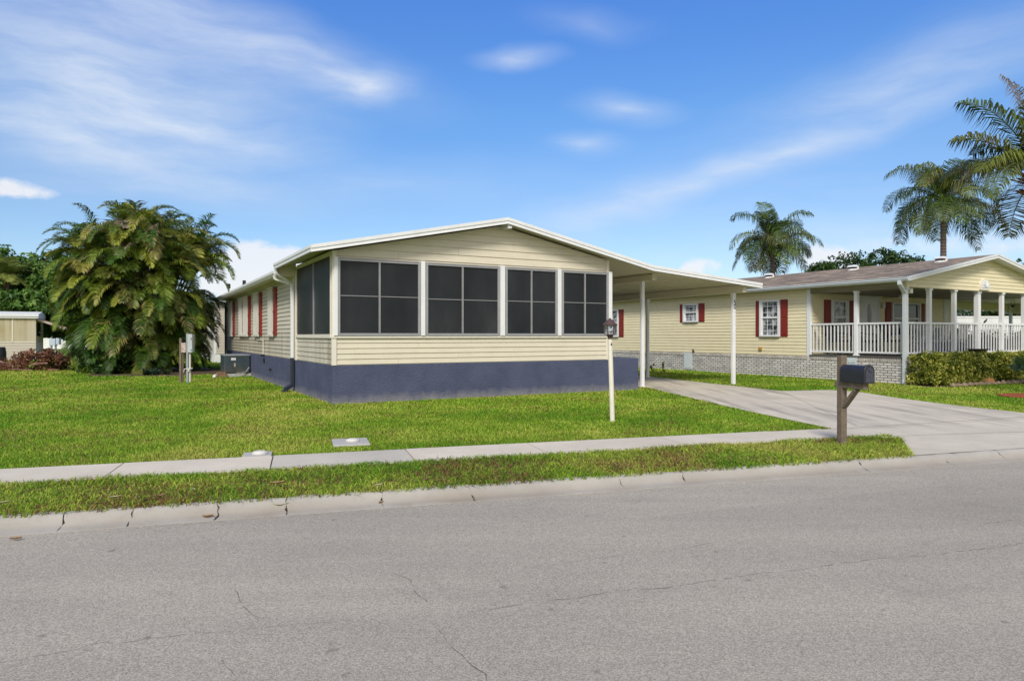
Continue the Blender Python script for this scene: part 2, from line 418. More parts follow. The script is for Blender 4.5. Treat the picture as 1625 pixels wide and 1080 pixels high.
# ------------------------------------------------------------------ the setting
DRIVE_L = [toS(G(1322,680.5)), toS(G(1185,652)), toS(G(1094,630.5)), toS(L(8.35,.35)), toS(L(7.9,3.5)), toS(L(7.1,9.5))]
def driveway_poly():
    sx_ = s_of(1345,7.6)-.03
    left = [G(1449.5,722.5), G(1430,695), S(sx_,7.34), S(sx_,8.10), G(1322,680.5), G(1185,652), G(1094,630.5), L(8.30,.30), L(7.2,3.2), L(7.1,10.0)]
    right = [L(11.55,10.0), L(11.55,4.0), G(1163,612), G(1240,620.3), G(1316,618.5), G(1358,621), G(1422,631), G(1520,643.5), G(1625,655), S(16.2,9.2), S(14.3,6.07)]
    return [Vector((p.x, p.y, .004)) for p in left+right]
DP = driveway_poly()
def flat(name, polys, mats, z=None):
    mb = MB()
    for i, p in enumerate(polys): mb.add(p, [tuple(range(len(p)))], 0)
    return build(mb, name, mats)
# ground: one sheet beyond the kerb, one behind the street
def grid_sheet(mb, s0, s1, n0, n1, z, ds, dn, mi=0):
    ns = max(1, int((s1-s0)/ds)); nn = max(1, int((n1-n0)/dn))
    vs = [S(s0+(s1-s0)*i/ns, n0+(n1-n0)*j/nn, z) for j in range(nn+1) for i in range(ns+1)]
    fs = [(j*(ns+1)+i, j*(ns+1)+i+1, (j+1)*(ns+1)+i+1, (j+1)*(ns+1)+i) for j in range(nn) for i in range(ns)]
    mb.add(vs, fs, mi)
mb = MB(); grid_sheet(mb, -500, 500, 6.02, 700, -.014, 100, 100); grid_sheet(mb, -500, 500, -300, -3.2, -.02, 100, 100)
tag(build(mb, 'ground', GROUND), None, None, kind='structure')
# street with its cracks (thin strips lying 2 mm proud)
mb = MB(); grid_sheet(mb, -300, 300, -3.2, 5.85, -.1, 30, 3)
def crack(pts, w, jit):
    P = []
    for a, b in zip(pts[:-1], pts[1:]):
        a, b = Vector(a), Vector(b); k = max(2, int((b-a).length/.05))
        for i in range(k): P.append(a+(b-a)*i/k)
    P.append(Vector(pts[-1])); off = 0; last = None
    for i, p in enumerate(P):
        d = (P[min(i+1, len(P)-1)]-P[max(i-1, 0)]).normalized(); nn = Vector((-d.y, d.x, 0))
        off = off*.75+random.gauss(0, jit); ww = w*random.uniform(.15, .8)
        c = p+nn*off; q = (c-nn*ww/2, c+nn*ww/2)
        if last and random.random() < .76: mb.add([(last[0].x,last[0].y,-.098),(last[1].x,last[1].y,-.098),(q[1].x,q[1].y,-.098),(q[0].x,q[0].y,-.098)], [(0,1,2,3)], 1)
        last = q
g = lambda x, y: G(x, y, -.1)
for pts, w, j in [([g(760,969), g(1003,936), g(1180,912), g(1460,881), g(1625,862)], .006, .010),
                  ([g(830,901), g(892,892), g(1060,874), g(1114,864), g(1140,861)], .005, .008),
                  ([g(625,911), g(643,917), g(665,947), g(672,955)], .007, .010),
                  ([g(690,985), g(712,1015), g(748,1055), g(775,1079)], .007, .012),
                  ([g(372,936), g(384,962), g(408,985)], .006, .010), ([g(355,1046), g(372,1074)], .005, .01),
                  ([g(0,1052), g(140,1024), g(330,1001), g(560,985)], .004, .010),
                  ([g(250,942), g(300,930), g(420,905)], .004, .010),
                  ([g(1555,832), g(1600,826), g(1660,822)], .006, .008), ([g(1280,775), g(1300,782), g(1330,800)], .005, .008)]:
    crack(pts, w, j)
CRACK = pm('crack_tar', (.12,.11,.10), .95, .3, 30)
PATCH = MATS['asphalt'].copy(); PATCH.name = 'darker_asphalt'
tag(build(mb, 'street', [ASPH, CRACK]), None, None, kind='structure')
# sidewalk slabs with open joints, over a dark bed
SW0, SW1 = 7.32, 8.12
jo = [-60, -40, -20, -11, s_of(180,7.7), s_of(431,7.7), s_of(651,7.7), s_of(858,7.6), s_of(1075,7.6), s_of(1262,7.6), s_of(1345,7.6)]
mb = MB()
for i in range(len(jo)-1):
    a, b = jo[i]+.007, jo[i+1]-.007; dz = random.uniform(-.003, .003)
    mi = 1 if i == 5 else 0
    if i == len(jo)-2: b += .007
    mb.hexa([S(a,SW0,-.05), S(b,SW0,-.05), S(b,SW1,-.05), S(a,SW1,-.05), S(a,SW0,.010+dz), S(b,SW0,.010+dz), S(b,SW1,.010+dz), S(a,SW1,.010+dz)], mi)
mb.add([S(-60,SW0-.02,-.006), S(jo[-1],SW0-.02,-.006), S(jo[-1],SW1+.02,-.006), S(-60,SW1+.02,-.006)], [(0,1,2,3)], 2)
tag(build(mb, 'sidewalk', [CONC, CONC2, JOINT]), None, None, kind='structure')
# driveway sheet + joint lines
mb = MB(); mb.add(DP, [tuple(range(len(DP)))])
def jline(a, b, w=.012, z=.0075, mi=1):
    a, b = Vector(a), Vector(b); d = (b-a).normalized(); nn = Vector((-d.y, d.x, 0))*w/2
    mb.add([(p.x, p.y, z) for p in (a-nn, b-nn, b+nn, a+nn)], [(0,1,2,3)], mi)
jline(G(1322,681), G(1625,662)); jline(G(1346,682), G(1630,664.5), .006)
jline(S(s_of(1345,7.32),7.34), G(1650,684.5), .009)
jline(G(1120,636.5), G(1300,641), .010); jline(L(8.5,1.2), L(11.4,1.2), .010); jline(L(7.3,6.2), L(11.4,6.2), .010)
jline(G(1240,621), G(1360,676), .006)
tag(build(mb, 'driveway', [DRIVE, JOINT]), None, None, kind='structure')
# kerb in cast lengths
ks = [-120, -60, -25, -12, s_of(100,5.95), s_of(208,5.95), s_of(345,5.95), s_of(455,5.95), s_of(606,5.95), s_of(748,5.95), s_of(985,5.95), s_of(1085,5.95), s_of(1368,5.95), s_of(1500,5.95), s_of(1590,5.95), 18, 30, 60, 120]
prof = [(6.10,-.2),(6.10,-.006),(6.05,.0),(6.02,-.008),(5.975,-.035),(5.945,-.062),(5.92,-.078),(5.885,-.088),(5.82,-.096),(5.80,-.2)]
mb = MB()
for i in range(len(ks)-1):
    a, b = ks[i]+.0035, ks[i+1]-.0035
    near = -12 < a < 18
    m = max(2, min(60, int((b-a)/.10))) if near else 2
    sag = [0]*(m+1); vs = []
    brk_a = .05 if i in (4, 5, 8, 11) else .015; brk_b = .06 if i in (3, 6, 7, 10) else .015
    skew = random.uniform(-.05, .05)
    for j in range(m+1):
        s = a+(b-a)*j/m
        for q, (n, z) in enumerate(prof):
            jit = random.gauss(0, .003) if near and 1 <= q <= 6 else 0
            da = brk_a*max(0, 1-(s-a)/.35)**2; db = brk_b*max(0, 1-(b-s)/.35)**2
            nn = n-(da+db)*(1 if q < 4 else .2)*.8 if q < 5 else n
            e = skew*(6-n) if j in (0, m) else 0
            vs.append(S(s+e+(random.gauss(0, .008) if near and j in (0, m) else 0), nn, z+jit-(.03*(da+db) if 1 <= q <= 4 else 0)))
    K = len(prof)
    fs = [(j*K+q, j*K+q+1, (j+1)*K+q+1, (j+1)*K+q) for j in range(m) for q in range(K-1)]
    fs += [tuple(range(K-1, -1, -1)), tuple(m*K+q for q in range(K))]
    mb.add(vs, fs, 0)
mb.add([S(-120,5.82,-.118), S(120,5.82,-.118), S(120,5.93,-.100), S(-120,5.93,-.100), S(120,6.07,-.045), S(-120,6.07,-.045)], [(0,1,2,3),(3,2,4,5)], 1)
tag(build(mb, 'kerb', [KERBM, JOINT], smooth=True), None, None, kind='structure')
# pale path crossing the far lawn
mb = MB(); mb.add([Vector((-60,47.6,.006)), Vector((-14,50.5,.006)), Vector((-14,51.6,.006)), Vector((-60,48.7,.006))], [(0,1,2,3)])
tag(build(mb, 'path', CONC), None, None, kind='structure')

# ------------------------------------------------------------------ main house
house = lot_thing('house', 'cream mobile home with dark screened front porch on a blue stucco base', 'house', 0, 0)
W1, LEN = 6.79, 17.8
ZS, ZSILL, ZW = .765, 1.356, 2.91
front = lambda a, o, z: (a, -o, z)
left = lambda a, o, z: (-o, a, z)
right = lambda a, o, z: (W1+o, a, z)
mb = MB()
mb.box(0, W1, 0, LEN, -.1, ZS)
o = build(mb, 'skirt', STUCCO, house, bevel=.012)
mb = MB(); mb.box(W1+.003, 7.73, .004, 2.6, -.1, ZS+.03)
build(mb, 'landing', STUCCO, house, bevel=.012, label='blue stucco landing wall at the porch side')
# walls
EZ = 2.80
def roofz(u): return 3.955-.205*abs(u-3.78)-.13      # underside of the porch roof
wp = [(.02,ZS), (W1-.02,ZS), (W1-.02,roofz(W1)), (3.78,roofz(3.78)), (.02,roofz(0))]
mb = MB(); mb.prism(wp, .02, 3.45, lambda a, d, z: (a, d, z))
lap(mb, [(0.06,ZS), (W1-.02,ZS), (W1-.02,1.305), (.06,1.305)], .108, lambda a, o, z: (a, .02-o, z))
lap(mb, [(.0,ZW+.03), (W1,ZW+.03), (W1,roofz(W1)), (3.78,roofz(3.78)), (0,roofz(0))], .158, lambda a, o, z: (a, .02-o, z))
build(mb, 'wall', SIDE_FRONT, house)
mb = MB(); mb.prism([(.02,ZS), (W1-.02,ZS), (W1-.02,2.86), (3.4,3.62), (.02,2.86)], 3.45, LEN-.02, lambda a, d, z: (a, d, z))
lap(mb, [(.05,ZS), (3.38,ZS), (3.38,1.305), (.05,1.305)], .108, lambda a, o, z: (.02-o, a, z), groove=.020, out0=.026)
win_v = [(v_of(x, 0)) for x in (439.6, 415.9, 398.0, 372.6)]
holes = []
lap(mb, [(3.86,ZS), (LEN-.1,ZS), (LEN-.1,2.80), (3.86,2.80)], .108, lambda a, o, z: (.02-o, a, z), holes=holes, groove=.024, out0=.028, out1=.006)
build(mb, 'wall', SIDE_LEFT, house, label='mildew stained white side wall')
# trim: corner posts, sill, heads
mb = MB()
mb.box(-.014, .075, -.014, .06, ZS, roofz(0)); mb.box(W1-.07, W1+.012, -.012, .06, ZS, roofz(W1)+.0)
mb.box(-.02, W1+.014, -.03, .03, 1.308, ZSILL)
mb.box(-.03, .03, .06, 3.40, 1.308, ZSILL)
mb.box(-.016, .04, 3.38, 3.50, ZS, 2.93); mb.box(-.018, .04, 3.64, 3.86, ZS, 2.82)
mb.box(-.012, .03, LEN-.1, LEN, ZS, 2.82)
mb.box(-.012, .03, .06, 3.40, 2.955, 3.05)
mb.box(-.022, .02, 3.86, LEN, 2.80, 2.86)
build(mb, 'corner_trim', TRIM, house, bevel=.004)
# front porch windows
def window(x0, x1, mid, ym):
    a0, a1, am = u_of(x0, -.03), u_of(x1, -.03), u_of(mid, -.03)
    mb = MB(); t = .055; d0, d1 = -.042, .016
    z0, z1 = ZSILL+.002, ZW
    mb.box(a0, a0+t, d0, d1, z0, z1); mb.box(a1-t, a1, d0, d1, z0, z1)
    mb.box(a0+t, a1-t, d0, d1, z1-t*1.05, z1); mb.box(a0+t, a1-t, d0-.004, d1, z0, z0+t*.9)
    mb.box(a0+t, a1-t, d0-.012, d0+.006, z1-.018, z1-.002)
    w = build(mb, 'window', ALU, house, bevel=.004)
    mb = MB(); mb.box(am-.019, am+.019, d0+.004, d1, z0+t, z1-t)
    zm = z_at(ym, am, 0); mb.box(a0+t, a1-t, d0+.016, d1, zm-.008, zm+.008)
    build(mb, 'mullion', pm('dull_aluminium', (.27,.27,.285), .45, .1, 8, metal=.2), w)
    mb = MB(); mb.box(a0+.03, a1-.03, -.012, .014, z0+.03, z1-.03); build(mb, 'screen', SCREEN, w)
for a in ((535.5,667.5,602.5,470.5), (675.5,793.3,734.3,475.8), (802,884.6,843.6,478.5), (891.5,965.5,928.4,480.5)): window(*a)
for x0, x1 in ((668.2,674.8), (794,801.3), (885.3,890.8), (966.2,971.2), (None,None)):
    mb = MB()
    if x0: mb.box(u_of(x0, -.04), u_of(x1, -.04), -.055, .018, ZSILL+.002, ZW+.02)
    else: mb.box(.012, .09, -.05, .018, ZSILL+.002, ZW+.02)
    build(mb, 'window_post', WHITE, house, bevel=.004)
# side porch window
mb = MB(); zt = 2.955
a0, a1, am = .08, 3.37, v_of(499, 0)
mb.box(-.03, .018, a0, a0+.03, ZSILL, zt); mb.box(-.03, .018, a1-.03, a1, ZSILL, zt)
mb.box(-.03, .018, a0+.03, a1-.03, ZSILL+.002, ZSILL+.03)
w = build(mb, 'window', TRIM, house)
mb = MB(); mb.box(-.034, .016, am-.022, am+.022, ZSILL+.03, zt); build(mb, 'mullion', ALU, w)
mb = MB(); mb.box(-.008, .016, a0+.01, a1-.01, ZSILL+.02, zt); build(mb, 'screen', SCREEN, w)
# shuttered side windows with accordion storm panels
for i, va in enumerate(win_v):
    z0, z1 = 1.37, 2.70
    mb = MB(); mb.box(-.045, .018, va, va+.36, z0, z1)
    for zz in (z0+.05, (z0+z1)/2-.03, z1-.11): mb.box(-.06, -.04, va+.03, va+.33, zz, zz+.06)
    build(mb, 'shutter', RED, house, bevel=.004)
    w0 = va+.40; w1 = v_of((424.2, 401.6, 378.2, 362.2)[i], -.06)
    mb = MB(); mb.box(-.03, .018, w0, w0+.05, z0, z1); mb.box(-.03, .018, w1-.05, w1, z0, z1); mb.box(-.03, .018, w0, w1, z1-.05, z1); mb.box(-.03, .018, w0, w1, z0, z0+.05)
    w = build(mb, 'window', WHITE, house)
    mb = MB(); mb.box(.0, .016, w0+.04, w1-.04, z0+.04, z1-.04); build(mb, 'pane', GLASS, w)
    mb = MB(); k = int((w1-w0)/.062); gap = (k*.45, k*.62) if i == 2 else (99, 99)
    for j in range(k):
        if gap[0] < j < gap[1]: continue
        b0 = w0+(w1-w0)*j/k; mb.box(-.070+.018*(j % 2), -.032, b0+.003, b0+(w1-w0)/k-.003, z0+.03, z1-.02)
    mb.box(-.085, -.031, w0-.01, w1+.01, z1-.019, z1+.035); mb.box(-.085, -.031, w0-.01, w1+.01, z0-.035, z0+.029)
    build(mb, 'storm_panel', PANEL, house, label='pale folded storm panels over the side window')
# roofs
def rz(u): return 3.955-.205*abs(u-3.78)
V0, V1 = -.34, 3.62
def roof_slab(mb, us, v0, v1, top, th, mi=0):
    for a, b in zip(us[:-1], us[1:]):
        mb.hexa([(a,v0,top(a)-th),(b,v0,top(b)-th),(b,v1,top(b)-th),(a,v1,top(a)-th),(a,v0,top(a)),(b,v0,top(b)),(b,v1,top(b)),(a,v1,top(a))], mi)
mb = MB(); roof_slab(mb, [-.44, 3.78, 7.94], V0+.035, V1-.004, rz, .075)
build(mb, 'roof', CEIL, house)
mb = MB()
for a, b in ((-.5, 3.78), (3.78, 7.94)):
    for (vo, t0, t1) in ((V0, -.125, .012), (V0-.014, -.055, .014), (V0-.010, -.125, -.105)):
        mb.hexa([(a,vo,rz(a)+t0),(b,vo,rz(b)+t0),(b,V0+.033,rz(b)+t0),(a,V0+.033,rz(a)+t0),(a,vo,rz(a)+t1),(b,vo,rz(b)+t1),(b,V0+.033,rz(b)+t1),(a,V0+.033,rz(a)+t1)])
build(mb, 'fascia', WHITE, house)
mb = MB(); g0 = rz(-.5)
mb.box(-.50, -.445, V0+.036, V1, g0-.115, g0+.008); mb.box(-.515, -.499, V0+.036, V1, g0-.045, g0+.010)
g1 = 2.93
mb.prism([(-.50,g1), (-.50,g1-.06), (-.46,g1-.12), (-.40,g1-.12), (-.40,g1)], V1+.02, 18.1, lambda a, d, z: (a, d, z))
build(mb, 'gutter', WHITE, house)
mb = MB()
mz = lambda u: 2.935+.20*(3.9-abs(u-3.4))
roof_slab(mb, [-.39, 3.4, 7.19], V1+.004, 18.1, mz, .06)
build(mb, 'roof', pm('white_metal_roof', (.62,.62,.60), .5, .06, 2, dirt=.4, dirtcol=(.3,.28,.24)), house)
mb = MB(); mb.box(.026, .12, 3.452, 3.584, 2.80, 3.03); mb.prism([(-.44,2.80), (.018,2.80), (.018,rz(.018)-.074), (-.44,rz(-.44)-.074)], 3.585, 3.612, lambda a, d, z: (a, d, z)); mb.box(W1+.02, 7.9, 3.585, 3.612, 2.80, 3.0); mb.box(-.39, .02, V1+.02, 18.0, 2.855, 2.868); mb.box(W1-.02, 7.19, V1+.02, 18.0, 2.855, 2.868); build(mb, 'soffit', CEIL, house)
mb = MB(); mb.box(3.80, 3.90, V0+.035, .01, rz(3.85)-.20, rz(3.85)-.079); build(mb, 'ridge_beam', WHITE, house)
# downspouts
mb = MB(); dk = MB()
for vv, ud in ((3.56, -.06), (3.76, -.062)):
    top = 2.95 if vv < 3.6 else 2.83
    mb.bar((-.46,vv+.02,top), (-.44,vv+.02,top-.10), .085, .06); mb.bar((-.44,vv+.02,top-.09), (-.075,3.72 if vv > 3.6 else 3.66,2.62), .075, .055)
mb.box(-.095, -.03, 3.60, 3.72, .80, 2.64)
build(mb, 'downspout', WHITE, house, bevel=.006)
dk.box(-.098, -.028, 3.595, 3.725, .13, .82); dk.bar((-.063,3.66,.16), (-.24,3.60,.06), .13, .08); dk.box(-.30, -.2, 3.5, 3.72, .0, .05)
build(dk, 'downspout_foot', pm('navy_paint', (.03,.036,.055), .4), house, bevel=.006)
mb = MB(); mb.box(-.075, -.02, LEN-.16, LEN-.09, .1, 2.75); mb.bar((-.05,LEN-.12,2.75), (-.42,LEN-.12,2.85), .06, .05); build(mb, 'downspout', pm('brown_pipe', (.05,.04,.035), .5), house)
for q, nm in (((-.03, .0, 8.0, 8.18, .55, .68), 'wall_vent'), ((-.06, .0, 6.9, 6.96, .36, .42), 'hose_tap'), ((-.10, .0, 8.05, 8.11, .74, .80), 'hose_tap')):
    mb = MB(); mb.box(*q); build(mb, nm, BLACK, house, bevel=.004)
mb = MB(); mb.tube([(-.03,8.08,.80), (-.035,8.08,1.22), (-.035,9.3,1.24)], .014, 6); build(mb, 'wall_conduit', PANEL, house)

# ------------------------------------------------------------------ carport
car = lot_thing('carport', 'white aluminium carport roof on slim posts beside the screened porch', 'carport', 9.8, 2.0)
CE = 11.84
cz = lambda u: 3.105-.0772*(u-7.94)
mb = MB(); roof_slab(mb, [7.94+.004, CE-.03], V0+.035, 9.0, cz, .075)
mb.box(7.20, 7.93, V1+.01, 9.0, 2.99, 3.06)
build(mb, 'roof', CEIL, car)
mb = MB(); k = 13
for i in range(1, k):
    a = 8.0+(CE-8.1)*i/k; mb.box(a-.01, a+.01, V0+.04, 8.99, cz(a)-.085, cz(a)-.074)
build(mb, 'roof_seam', CEIL, car)
mb = MB(); a, b = 7.943, CE
for (vo, t0, t1) in ((V0, -.125, .012), (V0-.014, -.055, .014), (V0-.010, -.125, -.105)):
    mb.hexa([(a,vo,cz(a)+t0),(b,vo,cz(b)+t0),(b,V0+.033,cz(b)+t0),(a,V0+.033,cz(a)+t0),(a,vo,cz(a)+t1),(b,vo,cz(b)+t1),(b,V0+.033,cz(b)+t1),(a,V0+.033,cz(a)+t1)])
mb.box(CE-.028, CE+.03, V0+.036, 9.0, cz(CE)-.11, cz(CE)+.012)
build(mb, 'fascia', WHITE, car)
mb = MB(); mb.box(8.42, 8.54, .28, 9.0, cz(8.48)-.25, cz(8.48)-.088); mb.box(11.24, 11.36, -.19, 9.0, 2.56, cz(11.36)-.079)
mb.box(8.41, 8.55, .272, .279, cz(8.48)-.255, cz(8.48)-.083); mb.box(11.232, 11.368, -.198, -.191, 2.555, cz(11.36)-.078)
build(mb, 'beam', [CEIL], car)
posts = [(8.45, .72, cz(8.48)-.25), (11.27, .18, 2.56), (11.30, 3.88, 2.56), (8.45, 4.4, cz(8.48)-.25)]
for i, (u, v, zt) in enumerate(posts):
    mb = MB(); w = .045
    mb.box(u-w, u+w, v-w, v+w, -.05, zt)
    mb.box(u-w+.016, u+w-.016, v-w-.006, v-w+.001, .0, zt-.02); mb.box(u-w-.006, u-w+.001, v-w+.016, v+w-.016, 0, zt-.02)
    mb.box(u-w-.008, u+w+.008, v-w-.008, v+w+.008, zt-.10, zt-.001)
    mb.box(u-w-.02, u+w+.02, v-w-.02, v+w+.02, .0, .012)
    p = build(mb, 'post', WHITE, car, bevel=.003)
    if i == 1:
        for ch, zc in (('5', z_at(480.5,u,v)), ('0', z_at(487,u,v))):
            cu = bpy.data.curves.new('digit', 'FONT'); cu.body = ch; cu.size = .19; cu.extrude = .003; cu.align_x = 'CENTER'; cu.align_y = 'CENTER'
            tmp = bpy.data.objects.new('digit', cu); COL.objects.link(tmp)
            me = bpy.data.meshes.new_from_object(tmp.evaluated_get(bpy.context.evaluated_depsgraph_get()))
            bpy.data.objects.remove(tmp); me.name = 'house_number'; me.materials.append(BLACK)
            d = bpy.data.objects.new('house_number', me); COL.objects.link(d); d.parent = p
            d.rotation_euler = (pi/2, 0, 0); d.location = Vector((u, v-w-.011, zc))-OFF[car.name]
        mb = MB(); zc = z_at(495.4, u, v)
        mb.box(u-.007, u+.007, v-w-.011, v-w-.004, zc-.01, zc+.008); build(mb, 'screw_hole', BLACK, p)

# ------------------------------------------------------------------ neighbour house
NU, NV, NW = 15.5, -2.2, 8.46
nb = lot_thing('neighbor_house', 'pale yellow house with brown shingle roof, red shutters and white railed porch', 'house', NU, NV)
NR = NU+NW/2
NL = 17.0; PV = .95; NF = .70
nrz = lambda u: 3.86-.19*abs(u-NR)
eu0, eu1 = NU-.36, NU+NW+.36
mb = MB()
mb.box(NU, NU+NW, NV, NL, -.1, NF-.075)
sk = build(mb, 'skirt', BRICK, nb, label='whitewashed brick skirt with dark mortar')
mb = MB(); y = NV+.01; bm = MB()
while y < NL-.08:
    mb.box(NU-.016, NU+.05, y, y+.058, NF-.078-random.uniform(0, .004), NF+.006+random.uniform(0, .004)); y += .072
x = NU+.01
while x < NU+NW-.08:
    mb.box(x, x+.058, NV-.016, NV+.05, NF-.078, NF+.006); x += .072
build(mb, 'brick_cap', [pm('cap_brick', (.52,.48,.44), .85, .35, 3.3, dirt=.7, dirtcol=(.14,.12,.11))], sk)
mb = MB(); mb.box(NU+.01, NU+NW-.01, NV+.01, NL, NF-.075, NF-.004); mb.box(NU-.03, NU+NW+.03, NV-.03, PV-.01, NF+.012, NF+.058)
build(mb, 'porch_floor', pm('grey_deck', (.10,.095,.09), .8, .2, 5), nb)
# walls
mb = MB(); mb.box(NU+.02, NU+NW-.02, PV+.02, NL-.02, NF+.01, 2.93)
win = []
def nz(py, px): v = v_of(px, NU); return z_at(py, NU, v)
zr3 = (nz(534,1225), nz(476,1225))
win.append((v_of(1250,NU), v_of(1238.5,NU), v_of(1206.5,NU), v_of(1199.3,NU), zr3[0], zr3[1]))
win.append((v_of(1118,NU), v_of(1108.6,NU), v_of(1085,NU), v_of(1079,NU), nz(511,1097), nz(482,1097)))
win.append((v_of(989.6,NU), v_of(982.2,NU), v_of(955,NU), v_of(948,NU), nz(534.5,980), nz(491,980)))
nh = [(a[0], a[3], a[4], a[5]) for a in win]
lap(mb, [(PV+.1,NF+.012), (NL-.1,NF+.012), (NL-.1,2.86), (PV+.1,2.86)], .112, lambda a, o, z: (NU+.02-o, a, z), holes=nh)
w1 = (u_of(1318.5,PV), u_of(1345,PV)); w2 = (u_of(1414,PV), u_of(1459,PV)); dr = (u_of(1365,PV), u_of(1393,PV))
wz0, wz1 = z_at(533,17.5,PV), z_at(476.5,17.2,PV)
fh = [(w1[0]-.36, w1[1]+.36, wz0, wz1), (w2[0]-.36, w2[1]+.36, wz0, wz1), (dr[0]-.05, dr[1]+.05, NF, 2.72)]
lap(mb, [(NU+.1,NF+.06), (u_of(1498,PV),NF+.06), (u_of(1498,PV),2.78), (NU+.1,2.78)], .112, lambda a, o, z: (a, PV+.02-o, z), holes=fh)
build(mb, 'wall', SIDE_N, nb)
GB = z_at(455, NU, NV)
mb = MB(); gp = [(NU+.0,GB), (NU+NW,GB), (NU+NW,nrz(NU)-.11), (NR,nrz(NR)-.11), (NU,nrz(NU)-.11)]
mb.prism(gp, NV+.02, NV+.16, lambda a, d, z: (a, d, z))
lap(mb, gp, .112, lambda a, o, z: (a, NV+.02-o, z), z0=GB-.008)
build(mb, 'gable', SIDE_N, nb)
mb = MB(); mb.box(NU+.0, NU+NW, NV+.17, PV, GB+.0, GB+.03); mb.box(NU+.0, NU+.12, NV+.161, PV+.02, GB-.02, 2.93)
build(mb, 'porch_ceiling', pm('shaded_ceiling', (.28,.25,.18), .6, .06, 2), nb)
mb = MB()
for q in ((NU-.012, NU+.09, PV-.03, PV+.1, NF-.12, 2.86), (u_of(1498,PV)-.01, u_of(1505,PV), PV-.02, PV+.06, NF+.06, 2.86), (NU-.01, NU+.05, NL-.1, NL, NF, 2.86)):
    mb = MB(); mb.box(*q); build(mb, 'corner_trim', WHITE, nb, bevel=.004)
def nwindow(place, s0, f0, f1, s1, z0, z1, glass, bars=True):
    """shutters s0-f0 and f1-s1, white frame f0-f1 with two sashes; place(a, out, z)"""
    def pbox(mb, a0, a1, o0, o1, za, zb):
        if a0 > a1: a0, a1 = a1, a0
        mb.hexa([place(a0,o0,za), place(a1,o0,za), place(a1,o1,za), place(a0,o1,za), place(a0,o0,zb), place(a1,o0,zb), place(a1,o1,zb), place(a0,o1,zb)])
    for a, b in ((s0, f0), (f1, s1)):
        mb = MB(); pbox(mb, a+.006, b-.006, -.0, .035, z0, z1)
        h = z1-z0; w = b-a
        for za, zb in ((z0+.06*h, z0+.47*h), (z0+.53*h, z1-.06*h)): pbox(mb, a+.05, b-.05, .034, .046, za, zb)
        build(mb, 'shutter', RED, nb, bevel=.003)
    mb = MB(); t = .075
    pbox(mb, f0, f0+t, 0, .085, z0, z1); pbox(mb, f1-t, f1, 0, .085, z0, z1); pbox(mb, f0+t, f1-t, 0, .08, z1-.06, z1); pbox(mb, f0+t, f1-t, 0, .10, z0, z0+.06)
    zm = (z0+z1)/2+.03
    pbox(mb, f0+t, f1-t, .0, .055, zm-.03, zm+.03); pbox(mb, f0+t, f0+t+.035, 0, .05, z0+.06, z1-.06); pbox(mb, f1-t-.035, f1-t, 0, .05, z0+.06, z1-.06)
    w = build(mb, 'window', WHITE, nb, bevel=.004)
    mb = MB(); pbox(mb, f0+t, f1-t, .002, .012, z0+.05, z1-.05); build(mb, 'pane', glass, w)
    if bars:
        mb = MB()
        for q in (1/3, 2/3):
            a = f0+t+(f1-f0-2*t)*q; pbox(mb, a-.008, a+.008, .010, .022, z0+.06, z1-.06)
        for q in range(1, 6):
            if q != 3: za = z0+(z1-z0)*q/6; pbox(mb, f0+t, f1-t, .0102, .0216, za-.008, za+.008)
        build(mb, 'muntin', WHITE, w)
side = lambda a, o, z: (NU+.02-o, a, z)
GL2 = None
def glass_mix(name, a, b, sc):
    m, nt, bb = mat_new(name); c = ramp(nt, noise(nt, coord(nt), sc, 3), [(.42, a), (.58, b)])
    lk(nt, c, bb.inputs['Base Color']); bb.inputs['Roughness'].default_value = .08; return m
GL2 = glass_mix('pane_with_curtain', (.03,.035,.04), (.34,.36,.37), 4.5)
for a in win: nwindow(side, a[0], a[1], a[2], a[3], a[4], a[5], GL2)
pf = lambda a, o, z: (a, PV+.02-o, z)
nwindow(pf, w1[0]-.33, w1[0], w1[1], w1[1]+.33, wz0, wz1, GL2, False)
nwindow(pf, w2[0]-.33, w2[0], w2[1], w2[1]+.33, wz0, wz1, GLASS, False)
mb = MB(); a0, a1 = dr
mb.box(a0-.05, a0+.03, PV-.035, PV+.016, NF+.06, 2.72); mb.box(a1-.03, a1+.05, PV-.035, PV+.016, NF+.06, 2.72); mb.box(a0+.03, a1-.03, PV-.035, PV+.016, 2.64, 2.72)
mb.box(a0+.03, a1-.03, PV-.012, PV+.014, NF+.06, 2.64)
d = build(mb, 'door', WHITE, nb, bevel=.004)
ac = (a0+a1)/2
mb = MB(); mb.prism([(ac+.10*math.cos(t)*1.0, 2.05+.42*math.sin(t)) for t in [2*pi*i/20 for i in range(20)]], PV-.022, PV-.0125, lambda a, d, z: (a, d, z)); build(mb, 'pane', GLASS, d)
mb = MB(); mb.lathe((a1-.12, PV-.05, 1.68), [(.01,-.03),(.03,-.02),(.035,0),(.03,.02),(.01,.03)], 10); build(mb, 'handle', BRONZE, d, True)
